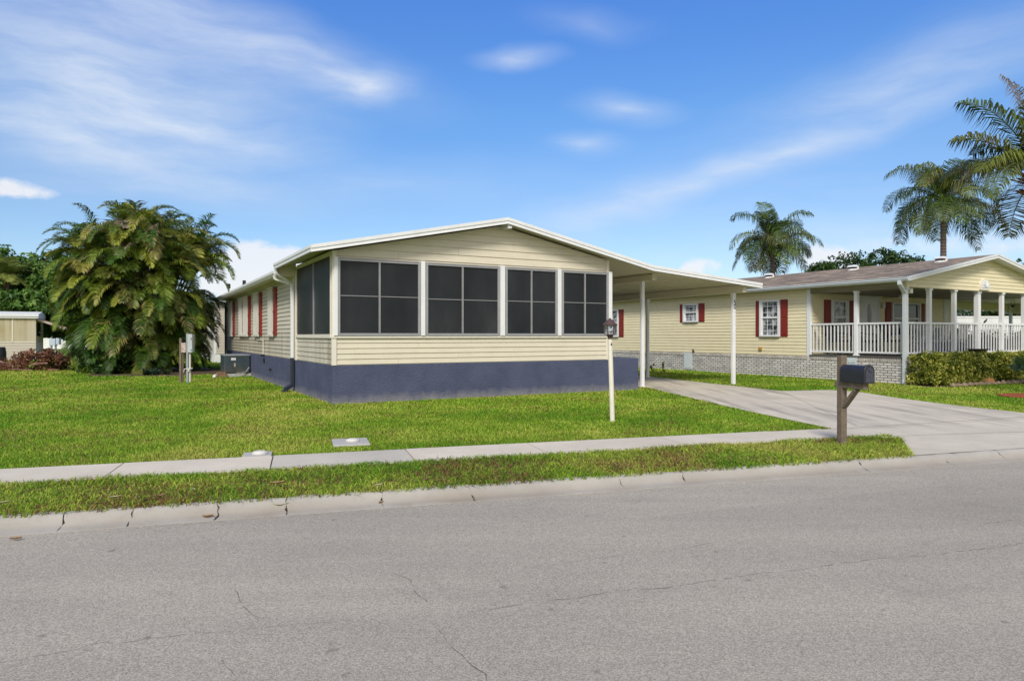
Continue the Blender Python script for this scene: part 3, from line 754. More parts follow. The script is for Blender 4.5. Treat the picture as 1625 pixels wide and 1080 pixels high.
# roof
mb = MB(); v0 = NV-.30
for a, b in ((eu0, NR), (NR, eu1)):
    mb.hexa([(a,v0+.03,nrz(a)-.07),(b,v0+.03,nrz(b)-.07),(b,NL+.3,nrz(b)-.07),(a,NL+.3,nrz(a)-.07),(a,v0+.03,nrz(a)),(b,v0+.03,nrz(b)),(b,NL+.3,nrz(b)),(a,NL+.3,nrz(a))])
rf = build(mb, 'roof', SHINGLE, nb)
mb = MB()
for a, b in ((eu0, NR), (NR, eu1)):
    for vo, t0, t1 in ((v0, -.12, .006), (v0-.013, -.045, .008)):
        mb.hexa([(a,vo,nrz(a)+t0),(b,vo,nrz(b)+t0),(b,v0+.028,nrz(b)+t0),(a,v0+.028,nrz(a)+t0),(a,vo,nrz(a)+t1),(b,vo,nrz(b)+t1),(b,v0+.028,nrz(b)+t1),(a,v0+.028,nrz(a)+t1)])
    mb.hexa([(a,v0+.028,nrz(a)-.12),(b,v0+.028,nrz(b)-.12),(b,NV+.01,nrz(b)-.12),(a,NV+.01,nrz(a)-.12),(a,v0+.028,nrz(a)-.11),(b,v0+.028,nrz(b)-.11),(b,NV+.01,nrz(b)-.11),(a,NV+.01,nrz(a)-.11)])
build(mb, 'fascia', WHITE, nb)
mb = MB(); e = nrz(eu0)
mb.prism([(eu0-.002,e-.005), (eu0-.13,e-.005), (eu0-.13,e-.02), (eu0-.115,e-.02), (eu0-.11,e-.07), (eu0-.07,e-.125), (eu0-.002,e-.125)], v0+.0, NL+.3, lambda a, d, z: (a, d, z))
build(mb, 'gutter', pm('bluish_white_gutter', (.62,.66,.70), .4, .05, 4), nb)
mb = MB(); mb.box(eu0, NU+.02, NV+.0, NL+.2, 2.865, 2.875); mb.box(NU+NW, eu1, NV, NL+.2, 2.865, 2.875); build(mb, 'soffit', CEIL, nb)
mb = MB(); c = NU-.06
mb.bar((eu0-.06,NV-.05,e-.10), (eu0-.06,NV-.05,e-.22), .10, .08); mb.bar((eu0-.06,NV-.05,e-.19), (c,NV+.02,GB-.18), .10, .08); mb.box(c-.05, c+.045, NV-.02, NV+.07, .08, GB-.16)
mb.bar((c,NV+.02,.10), (c-.14,NV-.04,.04), .10, .08)
build(mb, 'downspout', pm('bluish_white_pipe', (.62,.66,.68), .4, .05, 4), nb, bevel=.008)
# porch posts and railings
pf_x = [1442.2, 1479, 1518.5, 1556.5, 1594, 1629]
pu = [u_of(x, NV) for x in pf_x]; pu[0] = NU+.07; pu += [NU+NW-.07]
wid = [.055]*len(pu); wid[3] = .07
for u, w in zip(pu, wid):
    mb = MB(); mb.box(u-w, u+w, NV+.03, NV+.03+2*w, NF+.059, GB-.001)
    mb.box(u-w-.02, u+w+.02, NV+.008, NV+.05+2*w, GB-.06, GB-.002); mb.box(u-w-.02, u+w+.02, NV+.008, NV+.05+2*w, NF+.058, NF+.10)
    build(mb, 'porch_post', WHITE, nb, bevel=.005)
sp = [v_of(1357, NU)]
for v in sp:
    mb = MB(); mb.box(NU+.015, NU+.125, v-.055, v+.055, NF+.059, GB-.021); mb.box(NU-.005, NU+.145, v-.075, v+.075, NF+.058, NF+.10); mb.box(NU-.0, NU+.14, v-.07, v+.07, GB-.08, GB-.022)
    build(mb, 'porch_post', WHITE, nb, bevel=.005)
RT = z_at(510.5, NU, NV); RB = NF+.14
def rail(a, b, place, n):
    mb = MB()
    def pb(a0, a1, h, z0, z1): mb.hexa([place(a0,-h,z0), place(a1,-h,z0), place(a1,h,z0), place(a0,h,z0), place(a0,-h,z1), place(a1,-h,z1), place(a1,h,z1), place(a0,h,z1)])
    pb(a, b, .035, RT-.05, RT); pb(a, b, .025, RB, RB+.05)
    for i in range(n):
        c = a+(b-a)*(i+.5)/n; pb(c-.015, c+.015, .014, RB+.05, RT-.05)
    build(mb, 'railing', WHITE, nb)
for a, b in zip(pu[:-1], pu[1:]): rail(a+.056, b-.056, lambda a, o, z: (a, NV+.085+o, z), max(4, int(round((b-a)/.165))))
rail(sp[0]+.056, PV-.032, lambda a, o, z: (NU+.07+o, a, z), 12); rail(NV+.145, sp[0]-.056, lambda a, o, z: (NU+.07+o, a, z), 12)
# arched plaque, lamp, hatches
uc = u_of(1561, NV); zc = z_at(457.5, uc, NV)
mb = MB(); r0, r1 = .27, .20; arc = [(math.cos(pi*i/18), math.sin(pi*i/18)) for i in range(19)]
mb.prism([(uc+r0*x, zc+r0*1.1*y) for x, y in arc]+[(uc-r0, zc-.06), (uc+r0, zc-.06)], NV-.06, NV+.01, lambda a, d, z: (a, d, z))
pl = build(mb, 'arched_plaque', TRIM, nb, bevel=.006)
mb = MB(); mb.prism([(uc+r1*x, zc+.02+r1*1.1*y) for x, y in arc], NV-.072, NV-.061, lambda a, d, z: (a, d, z))
for i in range(1, 6):
    t = pi*i/6; mb.bar((uc,NV-.075,zc+.03), (uc+r1*.95*math.cos(t),NV-.075,zc+.02+r1*1.05*math.sin(t)), .012, .02, (0,1,0))
build(mb, 'fan_panel', WHITE, pl)
mb = MB(); mb.box(NU+.17, NU+.30, NV-.0, NV+.10, GB-.17, GB-.03); build(mb, 'porch_light', TRIM, nb, bevel=.01)
for x0, x1, y0, y1, lb in ((1086,1099,559,585.5,'tall white louvred hatch'), (1344.5,1360.5,567,578,'low white hatch under the porch')):
    va, vb = v_of(x1, NU), v_of(x0, NU); vm = (va+vb)/2; za, zb = z_at(y1, NU, vm), z_at(y0, NU, vm)
    mb = MB(); mb.box(NU-.03, NU-.0165, va, vb, za, zb); mb.box(NU-.038, NU-.0301, va+.05, vb-.05, za+.05, zb-.05)
    nsl = max(3, int((vb-va)/.07))
    for i in range(nsl): c = va+.07+(vb-va-.14)*i/max(1, nsl-1); mb.box(NU-.045, NU-.0381, c-.012, c+.012, za+.06, zb-.06)
    build(mb, 'access_hatch', pm('pale_blue_hatch', (.55,.60,.63), .5, .06, 6), nb, label=lb)
mb = MB(); vv = v_of(1101.5, NU); z = z_at(557, NU, vv); mb.tube([(NU-.0,vv,z-.03), (NU-.06,vv,z), (NU-.06,vv,z+.08)], .03, 8); build(mb, 'drain_spout', BLACK, nb)
mb = MB(); vv = v_of(1207, NU); z = z_at(553, NU, vv); mb.box(NU-.04, NU+.01, vv-.07, vv+.07, z-.06, z+.06); build(mb, 'outlet_cover', pm('brass_cover', (.42,.27,.06), .5, .1), nb, bevel=.01)
mb = MB(); vv = v_of(1397, PV); uu = u_of(1400, PV); mb.box(uu-.05, uu+.05, PV-.09, PV-.0, 2.30, 2.50); build(mb, 'wall_lamp', WHITE, nb, bevel=.01)
# ceiling fan
fu, fv = 17.4, -.9
mb = MB(); mb.lathe((fu,fv,GB-.19), [(.02,.19),(.02,.09),(.09,.08),(.10,.0),(.06,-.04)], 12)
fan = build(mb, 'ceiling_fan', TRIM, nb)
mb = MB()
for i in range(5):
    t = 2*pi*i/5+.3; d = Vector((math.cos(t), math.sin(t), 0)); p = Vector((fu,fv,GB-.16)); mb.bar(p+d*.1, p+d*.62, .12, .012)
build(mb, 'fan_blade', WOODG, fan)
# roof vents
for x, y in ((1221,439.5), (1354,427.5), (1493,413.5)):
    # on the near slope a little below the ridge
    u = NR-.9; v = v_of(x, u); z = nrz(u)
    mb = MB(); mb.lathe((u,v,z-0.089), [(.16,0),(.16,.12)], 12)
    mb.box(u-0.126, u+0.126, v-0.118, v+0.118, z-0.022, z+0.022)
    vt = build(mb, 'roof_vent', WHITE, nb, bevel=.006)
    mb = MB(); mb.box(u-0.155, u+0.111, v-0.148, v+0.148, z+0.089, z+0.126); mb.prism([(u-0.148,z+0.126), (u+0.104,z+0.126), (u+0.059,z+0.163), (u-0.089,z+0.163)], v-0.133, v+0.133, lambda a, d, z: (a, d, z)); mb.box(u+0.037, u+0.111, v-0.148, v+0.148, z-0.015, z+0.089)
    build(mb, 'vent_hood', WHITE, vt, bevel=.01)
    mb = MB(); mb.box(u-0.118, u+0.037, v-0.111, v+0.111, z+0.022, z+0.089); build(mb, 'vent_grille', DARK, vt)
# right hand carport of the neighbour
nc = lot_thing('side_carport', 'flat cream carport roof beyond the white porch of the yellow house', 'carport', 26.5, 2.0)
mb = MB(); mb.box(NU+NW+.38, 29.2, NV-.1, 1.7, 2.70, 2.80); build(mb, 'roof', CEIL, nc)
mb = MB(); mb.box(29.0, 29.15, NV, 1.7, 2.30, 2.699); mb.box(NU+NW+.4, 28.99, 1.5, 1.65, 2.40, 2.699); build(mb, 'beam', CEIL, nc)
for v in (-1.9, 1.44):
    mb = MB(); mb.box(28.9, 29.0-.002, v-.05, v+.05, -.05, 2.699); build(mb, 'post', WHITE, nc)

# ------------------------------------------------------------------ small things on the lots
# lamp post
b0 = G(972, 667); k = b0.y/F
lamp = thing('lamp_post', 'short white lamp post with brown lantern standing in the front lawn', 'lamp post', b0)
top = Vector((b0.x-.04, b0.y+.0, 1.30))
mb = MB(); mb.tube([b0-Vector((0,0,.05)), b0+(top-b0)*.5, top], [.040,.039,.037], 12)
build(mb, 'post', pm('cream_post', (.72,.68,.58), .55, .08, 5, dirt=.3, dirtcol=(.35,.3,.2)), lamp, True)
mb = MB(); mb.lathe(top, [(.036,0),(.036,.035),(.05,.045),(.05,.065),(.03,.072)], 12)
mb.lathe(top+Vector((0,0,.068)), [(.085,0),(.088,.008),(.02,.012)], 8)
build(mb, 'lantern_base', BRONZE, lamp, True)
mb = MB(); gz = top.z+.082
mb.lathe((top.x,top.y,gz), [(.082,0),(.096,.14)], 6)
LG = glass_mix('lantern_glass', (.10,.12,.14), (.42,.46,.50), 22)
lg = build(mb, 'lantern_glass', LG, lamp)
mb = MB()
for j in range(6):
    t = 2*pi*j/6; mb.bar((top.x+.085*math.cos(t),top.y+.085*math.sin(t),gz), (top.x+.099*math.cos(t),top.y+.099*math.sin(t),gz+.14), .012, .012)
build(mb, 'glazing_bar', BRONZE, lg)
mb = MB(); mb.lathe((top.x,top.y,gz+.14), [(.118,0),(.120,.012),(.10,.03),(.065,.062),(.05,.085),(.022,.095),(.018,.108),(.008,.115)], 12); build(mb, 'lantern_roof', BRONZE, lamp, True)
mb = MB(); mb.box(top.x+.006, top.x+.026, top.y-.045, top.y-.03, 1.205, 1.235); build(mb, 'sensor', BLACK, lamp)
# mailbox: axis square to the street
m0 = G(1336, 704)
mail = thing('mailbox', 'black metal mailbox on a weathered wooden post by the kerb', 'mailbox', m0)
fx = Vector((SY, -SX, 0)); sxv = Vector((SX, SY, 0)); zv = Vector((0,0,1))
def mp(a, b, z): return m0+fx*a+sxv*b+zv*z
mb = MB(); mb.rbox(mp(0,0,.53), fx*.042, sxv*.042, zv*.575)
post = build(mb, 'post', WOODG, mail, bevel=.008)
mb = MB(); mb.rbox(mp(.15,.0,.745), fx*.235, sxv*.040, zv*.038); build(mb, 'arm', WOODG, mail, bevel=.006)
mb = MB(); mb.bar(mp(.04,0,.47), mp(.24,0,.70), .04, .075, sxv); build(mb, 'brace', WOODG, mail, bevel=.005)
def arch(w, hh, n=14):
    r = w/2; return [(-r,0)]+[(-r*math.cos(pi*i/n), hh-r+r*math.sin(pi*i/n)) for i in range(n+1)]+[(r,0)]
MBM = pm('black_mailbox_steel', (.022,.022,.028), .38, .25, 9, bmp=.08, bscale=14, spec=.5)
mb = MB(); mb.prism(arch(.142,.212), .045, .425, lambda a, d, z: mp(d, a, z+.785))
build(mb, 'box', MBM, mail, True)
mb = MB(); mb.prism(arch(.158,.224), .408, .436, lambda a, d, z: mp(d, a, z+.782))
dr = build(mb, 'door', MBM, mail, True, bevel=.005)
mb = MB(); mb.prism(arch(.115,.175), .4362, .440, lambda a, d, z: mp(d, a, z+.80)); mb.rbox(mp(.447,0,.94), fx*.01, sxv*.018, zv*.010)
build(mb, 'door_panel', pm('door_steel', (.05,.055,.075), .45, .25, 12), dr)
# AC unit
ac = lot_thing('air_conditioner', 'dark blue condenser cabinet standing against the side wall', 'air conditioner', -.45, 11.3)
mb = MB(); mb.box(-.83, -.03, 10.82, 11.95, .12, .69)
def acm():
    m, nt, b = mat_new('teal_cabinet'); v = coord(nt); sx = N(nt, 'ShaderNodeSeparateXYZ'); lk(nt, v, sx.inputs[0])
    c = ramp(nt, noise(nt, v, 4, 5), [(.3, (.022,.038,.05)), (.7, (.045,.065,.08))])
    low = mathn(nt, 'MULTIPLY', ramp(nt, sx.outputs[2], [(.12, 1), (.42, 0)]), ramp(nt, noise(nt, v, 6, 6, .7), [(.4, 0), (.65, .7)]))
    c = mixc(nt, low, c, (.17,.11,.03)); lk(nt, c, b.inputs['Base Color']); b.inputs['Roughness'].default_value = .5; return m
cab = build(mb, 'cabinet', acm(), ac, bevel=.02)
mb = MB(); mb.box(-.85, -.01, 10.80, 11.97, .69, .725); mb.box(-.76, -.1, 10.9, 11.87, .725, .732); build(mb, 'lid', GREYMETAL, ac, bevel=.01)
mb = MB(); mb.box(-.53, -.48, 10.812, 10.819, .33, .45); build(mb, 'rust_patch', pm('rust_patch', (.35,.30,.2), .8, .4, 25), ac)
mb = MB(); mb.box(-.62, -.47, 10.812, 10.819, .54, .63); build(mb, 'sticker', pm('sticker', (.55,.56,.56), .6, .15, 20), ac)
mb = MB(); mb.box(-.86, 0, 10.78, 12.0, -.02, .10); build(mb, 'pad', SLAB, ac)
mb = MB(); pts = [(-.06,10.76,.30), (-.16,10.72,.16), (-.32,10.68,.11), (-.44,10.66,.12), (-.5,10.66,.06), (-.51,10.66,-.02)]; mb.tube(pts, .02, 8); build(mb, 'hose', GREYMETAL, ac, True)
bk = lot_thing('brick_block', 'small stack of rusty bricks at the corner of the condenser', 'bricks', -1.0, 10.62)
mb = MB(); mb.box(-1.12, -.78, 10.55, 10.75, -.02, .09); mb.box(-1.08, -.80, 10.57, 10.74, .092, .16); build(mb, 'brick', pm('rusty_brick', (.22,.13,.075), .9, .4, 12, bmp=.5), bk, bevel=.01)
mb = MB(); mb.tube([(-1.17,10.50,.05), (-1.1,10.62,.06)], .05, 8); build(mb, 'pipe_end', WHITE, bk)
# utility pedestal
up = G(296, 607); kx = up.y/F
ped = thing('utility_pedestal', 'grey utility meter boxes on two posts in front of the palm clump', 'utility box', up)
def ux(px): return (px-CX)*kx
def uz(py): return H+(HY-py)*kx
mb = MB(); mb.box(ux(285.2), ux(288.6), up.y-.03, up.y+.03, -.05, uz(536)); mb.tube([(ux(290.5),up.y,-.02), (ux(290.5),up.y,uz(559))], .018, 8)
build(mb, 'post', WOODG, ped)
mb = MB(); mb.box(ux(296.2), ux(299.6), up.y-.035, up.y+.035, -.05, uz(529)); build(mb, 'post', GREYMETAL, ped)
mb = MB(); mb.tube([(ux(301.6),up.y,-.02), (ux(301.6),up.y,uz(558))], .027, 10); build(mb, 'conduit', PANEL, ped)
mb = MB(); mb.box(ux(299.8), ux(307.2), up.y-.09, up.y+.06, uz(559), uz(530)); bx = build(mb, 'meter_box', pm('light_grey_box', (.42,.46,.48), .45, .08, 6), ped, bevel=.008)
for q in ((539,536), (556.5,554)):
    mb = MB(); mb.box(ux(305.2), ux(306.3), up.y-.1, up.y-.091, uz(q[0]), uz(q[1])); build(mb, 'latch', BLACK, bx)
mb = MB(); mb.box(ux(289), ux(296), up.y-.05, up.y+.05, uz(559), uz(543.5)); build(mb, 'small_box', pm('mottled_box', (.42,.34,.30), .7, .6, 28), ped)
mb = MB(); mb.tube([(ux(293),up.y-.05,uz(590)), (ux(294),up.y-.05,uz(585)), (ux(300),up.y-.05,uz(585)), (ux(307),up.y-.05,uz(584))], .014, 6); mb.lathe((ux(301),up.y-.05,uz(589)), [(.03,0),(.03,.06)], 8); build(mb, 'hose_bib', PANEL, ped)
# utility covers in the lawn
def cover(px0, px1, pyf, pyb, label, off=0):
    c = G((px0+px1)/2, (pyf+pyb)/2); w = (px1-px0)*c.y/F/2*.86; dpt = (G(px0,pyb)-G(px0,pyf)).y/2*.92
    t = thing('utility_cover', label, 'utility cover', c, 'concrete utility covers with white caps')
    mb = MB(); mb.rbox(c+Vector((0,0,.006)), sxv*w, Vector((-SY,SX,0))*dpt, Vector((0,0,.014))); build(mb, 'slab', SLAB, t, bevel=.008)
    mb = MB(); mb.lathe(c+Vector((.02,.02,.0205)), [(.085,0),(.087,.012),(.08,.02),(.066,.022),(.062,.03),(.035,.034)], 24); build(mb, 'cap', PANEL, t, True)
cover(524, 589, 708, 696.5, 'grey concrete utility cover with raised white cap out in the lawn')
cover(383, 434, 727, 718.5, 'grey concrete utility cover with white cap touching the sidewalk edge')
# roof antenna
pa = AT(363, 455, 27.5); q = toL(pa)
an = lot_thing('roof_antenna', 'small dark antenna arm on the left eave of the main roof', 'antenna', 0.1, v_of(363,.1), mz(.1))
vv = v_of(363, .1); zb = mz(.1)
mb = MB(); mb.tube([(.1,vv,zb-.02), (.1,vv,zb+.35)], .02, 6); mb.tube([(.1,vv,zb+.12), (.55,vv-1.2,zb+.42)], .012, 6); build(mb, 'mast', GREYMETAL, an)
mb = MB(); mb.box(.02, .16, vv-.08, vv+.06, zb+.32, zb+.52); build(mb, 'receiver', BLACK, an)
mb = MB(); mb.box(.50, .62, vv-1.26, vv-1.14, zb+.36, zb+.60); build(mb, 'feed_horn', BLACK, an)

# ------------------------------------------------------------------ foliage tools
def vrand(a, b): return random.uniform(a, b)
class Leafy:
    def __init__(s): s.v = []; s.t = []; s.f4 = []; s.f3 = []
    def pts(s, P, col):
        b = len(s.v); s.v += [(p.x, p.y, p.z) for p in P]; s.t += [col]*len(P); return b
    def build(s, name, parent, mat=None):
        fs = []
        if s.f4: fs.append(np.array(s.f4))
        if s.f3: fs.append(np.array(s.f3))
        return fast(name, np.array(s.v), fs, np.array(s.t), mat or LEAF, parent)
def frond(lf, base, az, el, length, droop, npair, llen, lw, col, curl=.5, fwd=.55, vee=.25, tipcol=None, seg=9, wind=None, ragged=.15):
    d = Vector((math.cos(az)*math.cos(el), math.sin(az)*math.cos(el), math.sin(el))); p = Vector(base)
    P = [p.copy()]; D = [d.copy()]
    for i in range(seg):
        d = d+Vector((0,0,-droop*(i+1)/seg)); 
        if wind is not None: d = d+wind*(i/seg)
        d.normalize(); p = p+d*length/seg; P.append(p.copy()); D.append(d.copy())
    # rachis
    for i in range(seg):
        r0 = .022*length/2.4*(1-i/seg)+.004; r1 = .022*length/2.4*(1-(i+1)/seg)+.004
        sd = D[i].cross(Vector((0,0,1)))
        if sd.length < 1e-3: sd = Vector((1,0,0))
        sd.normalize(); up = sd.cross(D[i])
        b = lf.pts([P[i]-sd*r0, P[i]+up*r0, P[i]+sd*r0, P[i+1]-sd*r1, P[i+1]+up*r1, P[i+1]+sd*r1], tuple(c*1.15 for c in col))
        lf.f4 += [(b, b+1, b+4, b+3), (b+1, b+2, b+5, b+4), (b+2, b, b+3, b+5)]
    for i in range(npair):
        t = .14+.86*(i+.5)/npair; x = t*seg; j = min(seg-1, int(x)); q = P[j].lerp(P[j+1], x-j); dd = D[j].lerp(D[min(j+1, seg)], x-j).normalized()
        sd = dd.cross(Vector((0,0,1)))
        if sd.length < .05: sd = Vector((math.sin(az), -math.cos(az), 0))
        sd.normalize(); up = sd.cross(dd)
        env = math.sin(pi*min(1, .12+t*.86))**.6
        for sg in (-1, 1):
            if random.random() < ragged*.5: continue
            l = llen*env*vrand(.8, 1.15)
            ld = (sd*sg+dd*fwd*vrand(.7, 1.4)+up*(vee+vrand(-.15, .15))).normalized()
            m = q+ld*l*.5; cd = (ld+Vector((0,0,-curl*vrand(.6, 1.3))))
            if wind is not None: cd = cd+wind*.8
            cd.normalize(); e = m+cd*l*.5
            wv = (dd-ld*dd.dot(ld)).normalized()*lw*.5
            f = vrand(.5, 1.5)
            cc = tuple(c*f for c in col)
            if tipcol is not None and random.random() < .25: cc = tipcol
            b = lf.pts([q-wv*.5, q+wv*.5, m+wv, m-wv, e], cc)
            if tipcol is not None: lf.t[b+4] = tuple(.5*(a+b_) for a, b_ in zip(cc, tipcol))
            lf.f4.append((b, b+1, b+2, b+3)); lf.f3.append((b+3, b+2, b+4))
def leaves(name, parent, clumps, per, size, cols, spread, upbias=.6, aspect=.5, mat=None, seed=1):
    """clumps: array (n,4) x y z radius; every leaf a small folded diamond"""
    rg = np.random.default_rng(seed); C = np.asarray(clumps); n = len(C)*per
    idx = np.repeat(np.arange(len(C)), per)
    dirs = rg.normal(size=(n, 3)); dirs /= np.linalg.norm(dirs, axis=1)[:, None]
    rad = C[idx, 3]*rg.uniform(.25, 1, n)**.45
    P = C[idx, :3]+dirs*rad[:, None]*np.array(spread)
    nr = dirs*.8+rg.normal(size=(n, 3))*.55+np.array([0, 0, upbias]); nr /= np.linalg.norm(nr, axis=1)[:, None]
    a = np.cross(nr, rg.normal(size=(n, 3))); a /= np.linalg.norm(a, axis=1)[:, None]; a[:, 2] -= .25
    b = np.cross(nr, a); s = size*rg.uniform(.6, 1.3, n)[:, None]
    V = np.empty((n, 4, 3)); V[:, 0] = P-a*s*.5; V[:, 1] = P+b*s*aspect*.5+nr*s*.08; V[:, 2] = P+a*s*.5; V[:, 3] = P-b*s*aspect*.5+nr*s*.08
    cols = np.asarray(cols); cb = rg.uniform(0, 1, len(C)); w = np.clip(cb[idx]+rg.normal(size=n)*.22, 0, .9999)*(len(cols)-1)
    lo = w.astype(int); fr = (w-lo)[:, None]; T = cols[lo]*(1-fr)+cols[np.minimum(lo+1, len(cols)-1)]*fr
    T = T*rg.uniform(.75, 1.25, n)[:, None]
    Fq = np.arange(n*4).reshape(n, 4)
    return fast(name, V.reshape(-1, 3), [Fq[:, [0,1,2]], Fq[:, [0,2,3]]], np.repeat(T, 4, axis=0), mat or LEAF, parent)
def dome_clumps(ells, n, rr, seed, inner=.25):
    rg = np.random.default_rng(seed); out = []
    for (x, y, z, a, b, c), k in zip(ells, n):
        d = rg.normal(size=(k, 3)); d /= np.linalg.norm(d, axis=1)[:, None]
        r = np.where(rg.uniform(size=k) < inner, rg.uniform(.3, .8, k), rg.uniform(.8, 1.04, k))
        P = np.array([x, y, z])+d*r[:, None]*np.array([a, b, c])
        out.append(np.c_[P, rg.uniform(.6, 1.3, k)*rr])
    return np.vstack(out)
def trunk(t, pts, rads, mat=BARK, name='trunk', k=10):
    mb = MB(); mb.tube(pts, rads, k); return build(mb, name, mat, t, True)
def branches(mb, a, tips, r):
    a = Vector(a)
    for p in tips:
        p = Vector(p); m = a.lerp(p, .5)+Vector((vrand(-.2, .2), vrand(-.2, .2), vrand(-.1, .3)))*(p-a).length*.25
        mb.tube([a, m, p], [r, r*.6, r*.2], 6)

# ------------------------------------------------------------------ areca clump on the left
ab = G(213, 590); ab.y += .6
ar = thing('areca_palm', 'huge dense clump of yellowish areca palms on the left lawn', 'palm', ab)
lf = Leafy(); mb = MB()
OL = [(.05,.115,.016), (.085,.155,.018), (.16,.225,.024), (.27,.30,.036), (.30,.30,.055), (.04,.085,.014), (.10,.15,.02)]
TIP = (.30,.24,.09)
def areca_stem(r0, r1, az, topz, nf, low, cols):
    base = ab+Vector((math.cos(az)*r0, math.sin(az)*r0*.8, 0)); tp = ab+Vector((math.cos(az)*r1, math.sin(az)*r1*.9, topz))
    mid = base.lerp(tp, .5)-Vector((math.cos(az), math.sin(az), 0))*.15*r1; mb.tube([base, mid, tp], [.05,.045,.035], 6)
    for i in range(nf):
        a = az+random.gauss(0, 1.0) if r1 > .9 else vrand(0, 2*pi)
        dead = random.random() < .03
        col = (.30,.25,.19) if dead else random.choice(cols); el = vrand(.55, 1.4) if not low else vrand(.1, 1.1)
        frond(lf, tp-Vector((0,0,vrand(0, .4))), a, el, vrand(1.4, 2.05), vrand(.34, .62), 46, vrand(.40, .60), .033, col, curl=vrand(.5, 1.3), fwd=.9, vee=.4, tipcol=TIP if random.random() < .3 else None, seg=9, ragged=.08)
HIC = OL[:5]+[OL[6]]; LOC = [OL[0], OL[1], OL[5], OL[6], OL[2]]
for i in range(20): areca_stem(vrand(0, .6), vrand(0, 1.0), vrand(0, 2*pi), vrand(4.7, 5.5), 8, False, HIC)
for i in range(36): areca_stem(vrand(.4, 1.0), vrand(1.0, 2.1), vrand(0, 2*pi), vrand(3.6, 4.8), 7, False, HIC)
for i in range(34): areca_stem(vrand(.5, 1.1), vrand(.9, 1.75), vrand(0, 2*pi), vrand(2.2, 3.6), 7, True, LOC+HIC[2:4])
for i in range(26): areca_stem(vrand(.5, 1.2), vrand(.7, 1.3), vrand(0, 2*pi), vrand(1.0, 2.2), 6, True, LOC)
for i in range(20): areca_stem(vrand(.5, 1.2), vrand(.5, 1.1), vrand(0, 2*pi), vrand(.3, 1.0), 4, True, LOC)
build(mb, 'trunk', pm('areca_cane', (.13,.13,.05), .7, .35, 6), ar, True)
lf.build('crown', ar)
# low shrub and bromeliads round its foot
def bush(name, label, cat, c, rx, ry, h, n, per, size, cols, seed, group=None, stems=True, rr=.16):
    t = thing(name, label, cat, c, group)
    ells = [(c.x, c.y, c.z+h*.5, rx, ry, h*.5)]
    cl = dome_clumps(ells, [n], rr, seed, .3); cl[:, 2] = np.maximum(cl[:, 2], c.z+.05)
    leaves('foliage', t, cl, per, size, cols, (1,1,1), seed=seed)
    if stems:
        mb = MB()
        for i in range(9): mb.tube([c+Vector((vrand(-.3,.3)*rx, vrand(-.3,.3)*ry, -.03)), c+Vector((vrand(-.8,.8)*rx, vrand(-.8,.8)*ry, h*.7))], [.018,.008], 5)
        build(mb, 'stem', BARK, t)
    return t
c = G(166, 592.5); bush('shrub', 'dark green leafy shrub at the left foot of the palm clump', 'shrub', c, .85, .7, 1.05, 90, 24, .14, [(.012,.035,.008),(.03,.08,.015),(.06,.13,.02)], 3)
c = G(345, 585); c.y += 1.5
def rosette(lf, c, n, l, w, col, el0=.3, el1=1.2):
    for i in range(n):
        a = vrand(0, 2*pi); el = vrand(el0, el1); d = Vector((math.cos(a)*math.cos(el), math.sin(a)*math.cos(el), math.sin(el))); sd = Vector((-math.sin(a), math.cos(a), 0))*w*.5
        ll = l*vrand(.6, 1.1); m = c+d*ll*.55; e = m+(d+Vector((0,0,-.7))).normalized()*ll*.45; f = vrand(.7, 1.3)
        b = lf.pts([c-sd, c+sd, m+sd*.9, m-sd*.9, e], tuple(x*f for x in col)); lf.f4.append((b, b+1, b+2, b+3)); lf.f3.append((b+3, b+2, b+4))
for i, (px, py, col, lb) in enumerate([(233,595,(.03,.06,.03),'small dark bromeliad, leftmost in the bed before the palm clump'), (250,594,(.07,.13,.10),'blue green bromeliad in the bed before the palm clump'), (266,593.5,(.05,.085,.04),'green bromeliad in the bed, nearest the utility posts')]):
    c = G(px, py); t = thing('bromeliad', lb, 'plant', c, 'bromeliads under the palm clump'); lf = Leafy()
    for k in range(3): rosette(lf, c+Vector((vrand(-.18,.18), vrand(-.1,.1), 0)), 16, .42, .05, col)
    lf.build('foliage', t)
mb = MB(); pts = [G(px, py) for px, py in ((140,597),(205,597.5),(275,597.5),(345,594),(372,588),(330,584),(250,583),(150,585))]
mb.add([(p.x, p.y, .002) for p in pts], [tuple(range(len(pts)))])
tag(build(mb, 'planting_bed', pm('leafy_soil', (.085,.055,.035), .95, .5, 7, bmp=.8)), None, None, kind='structure')

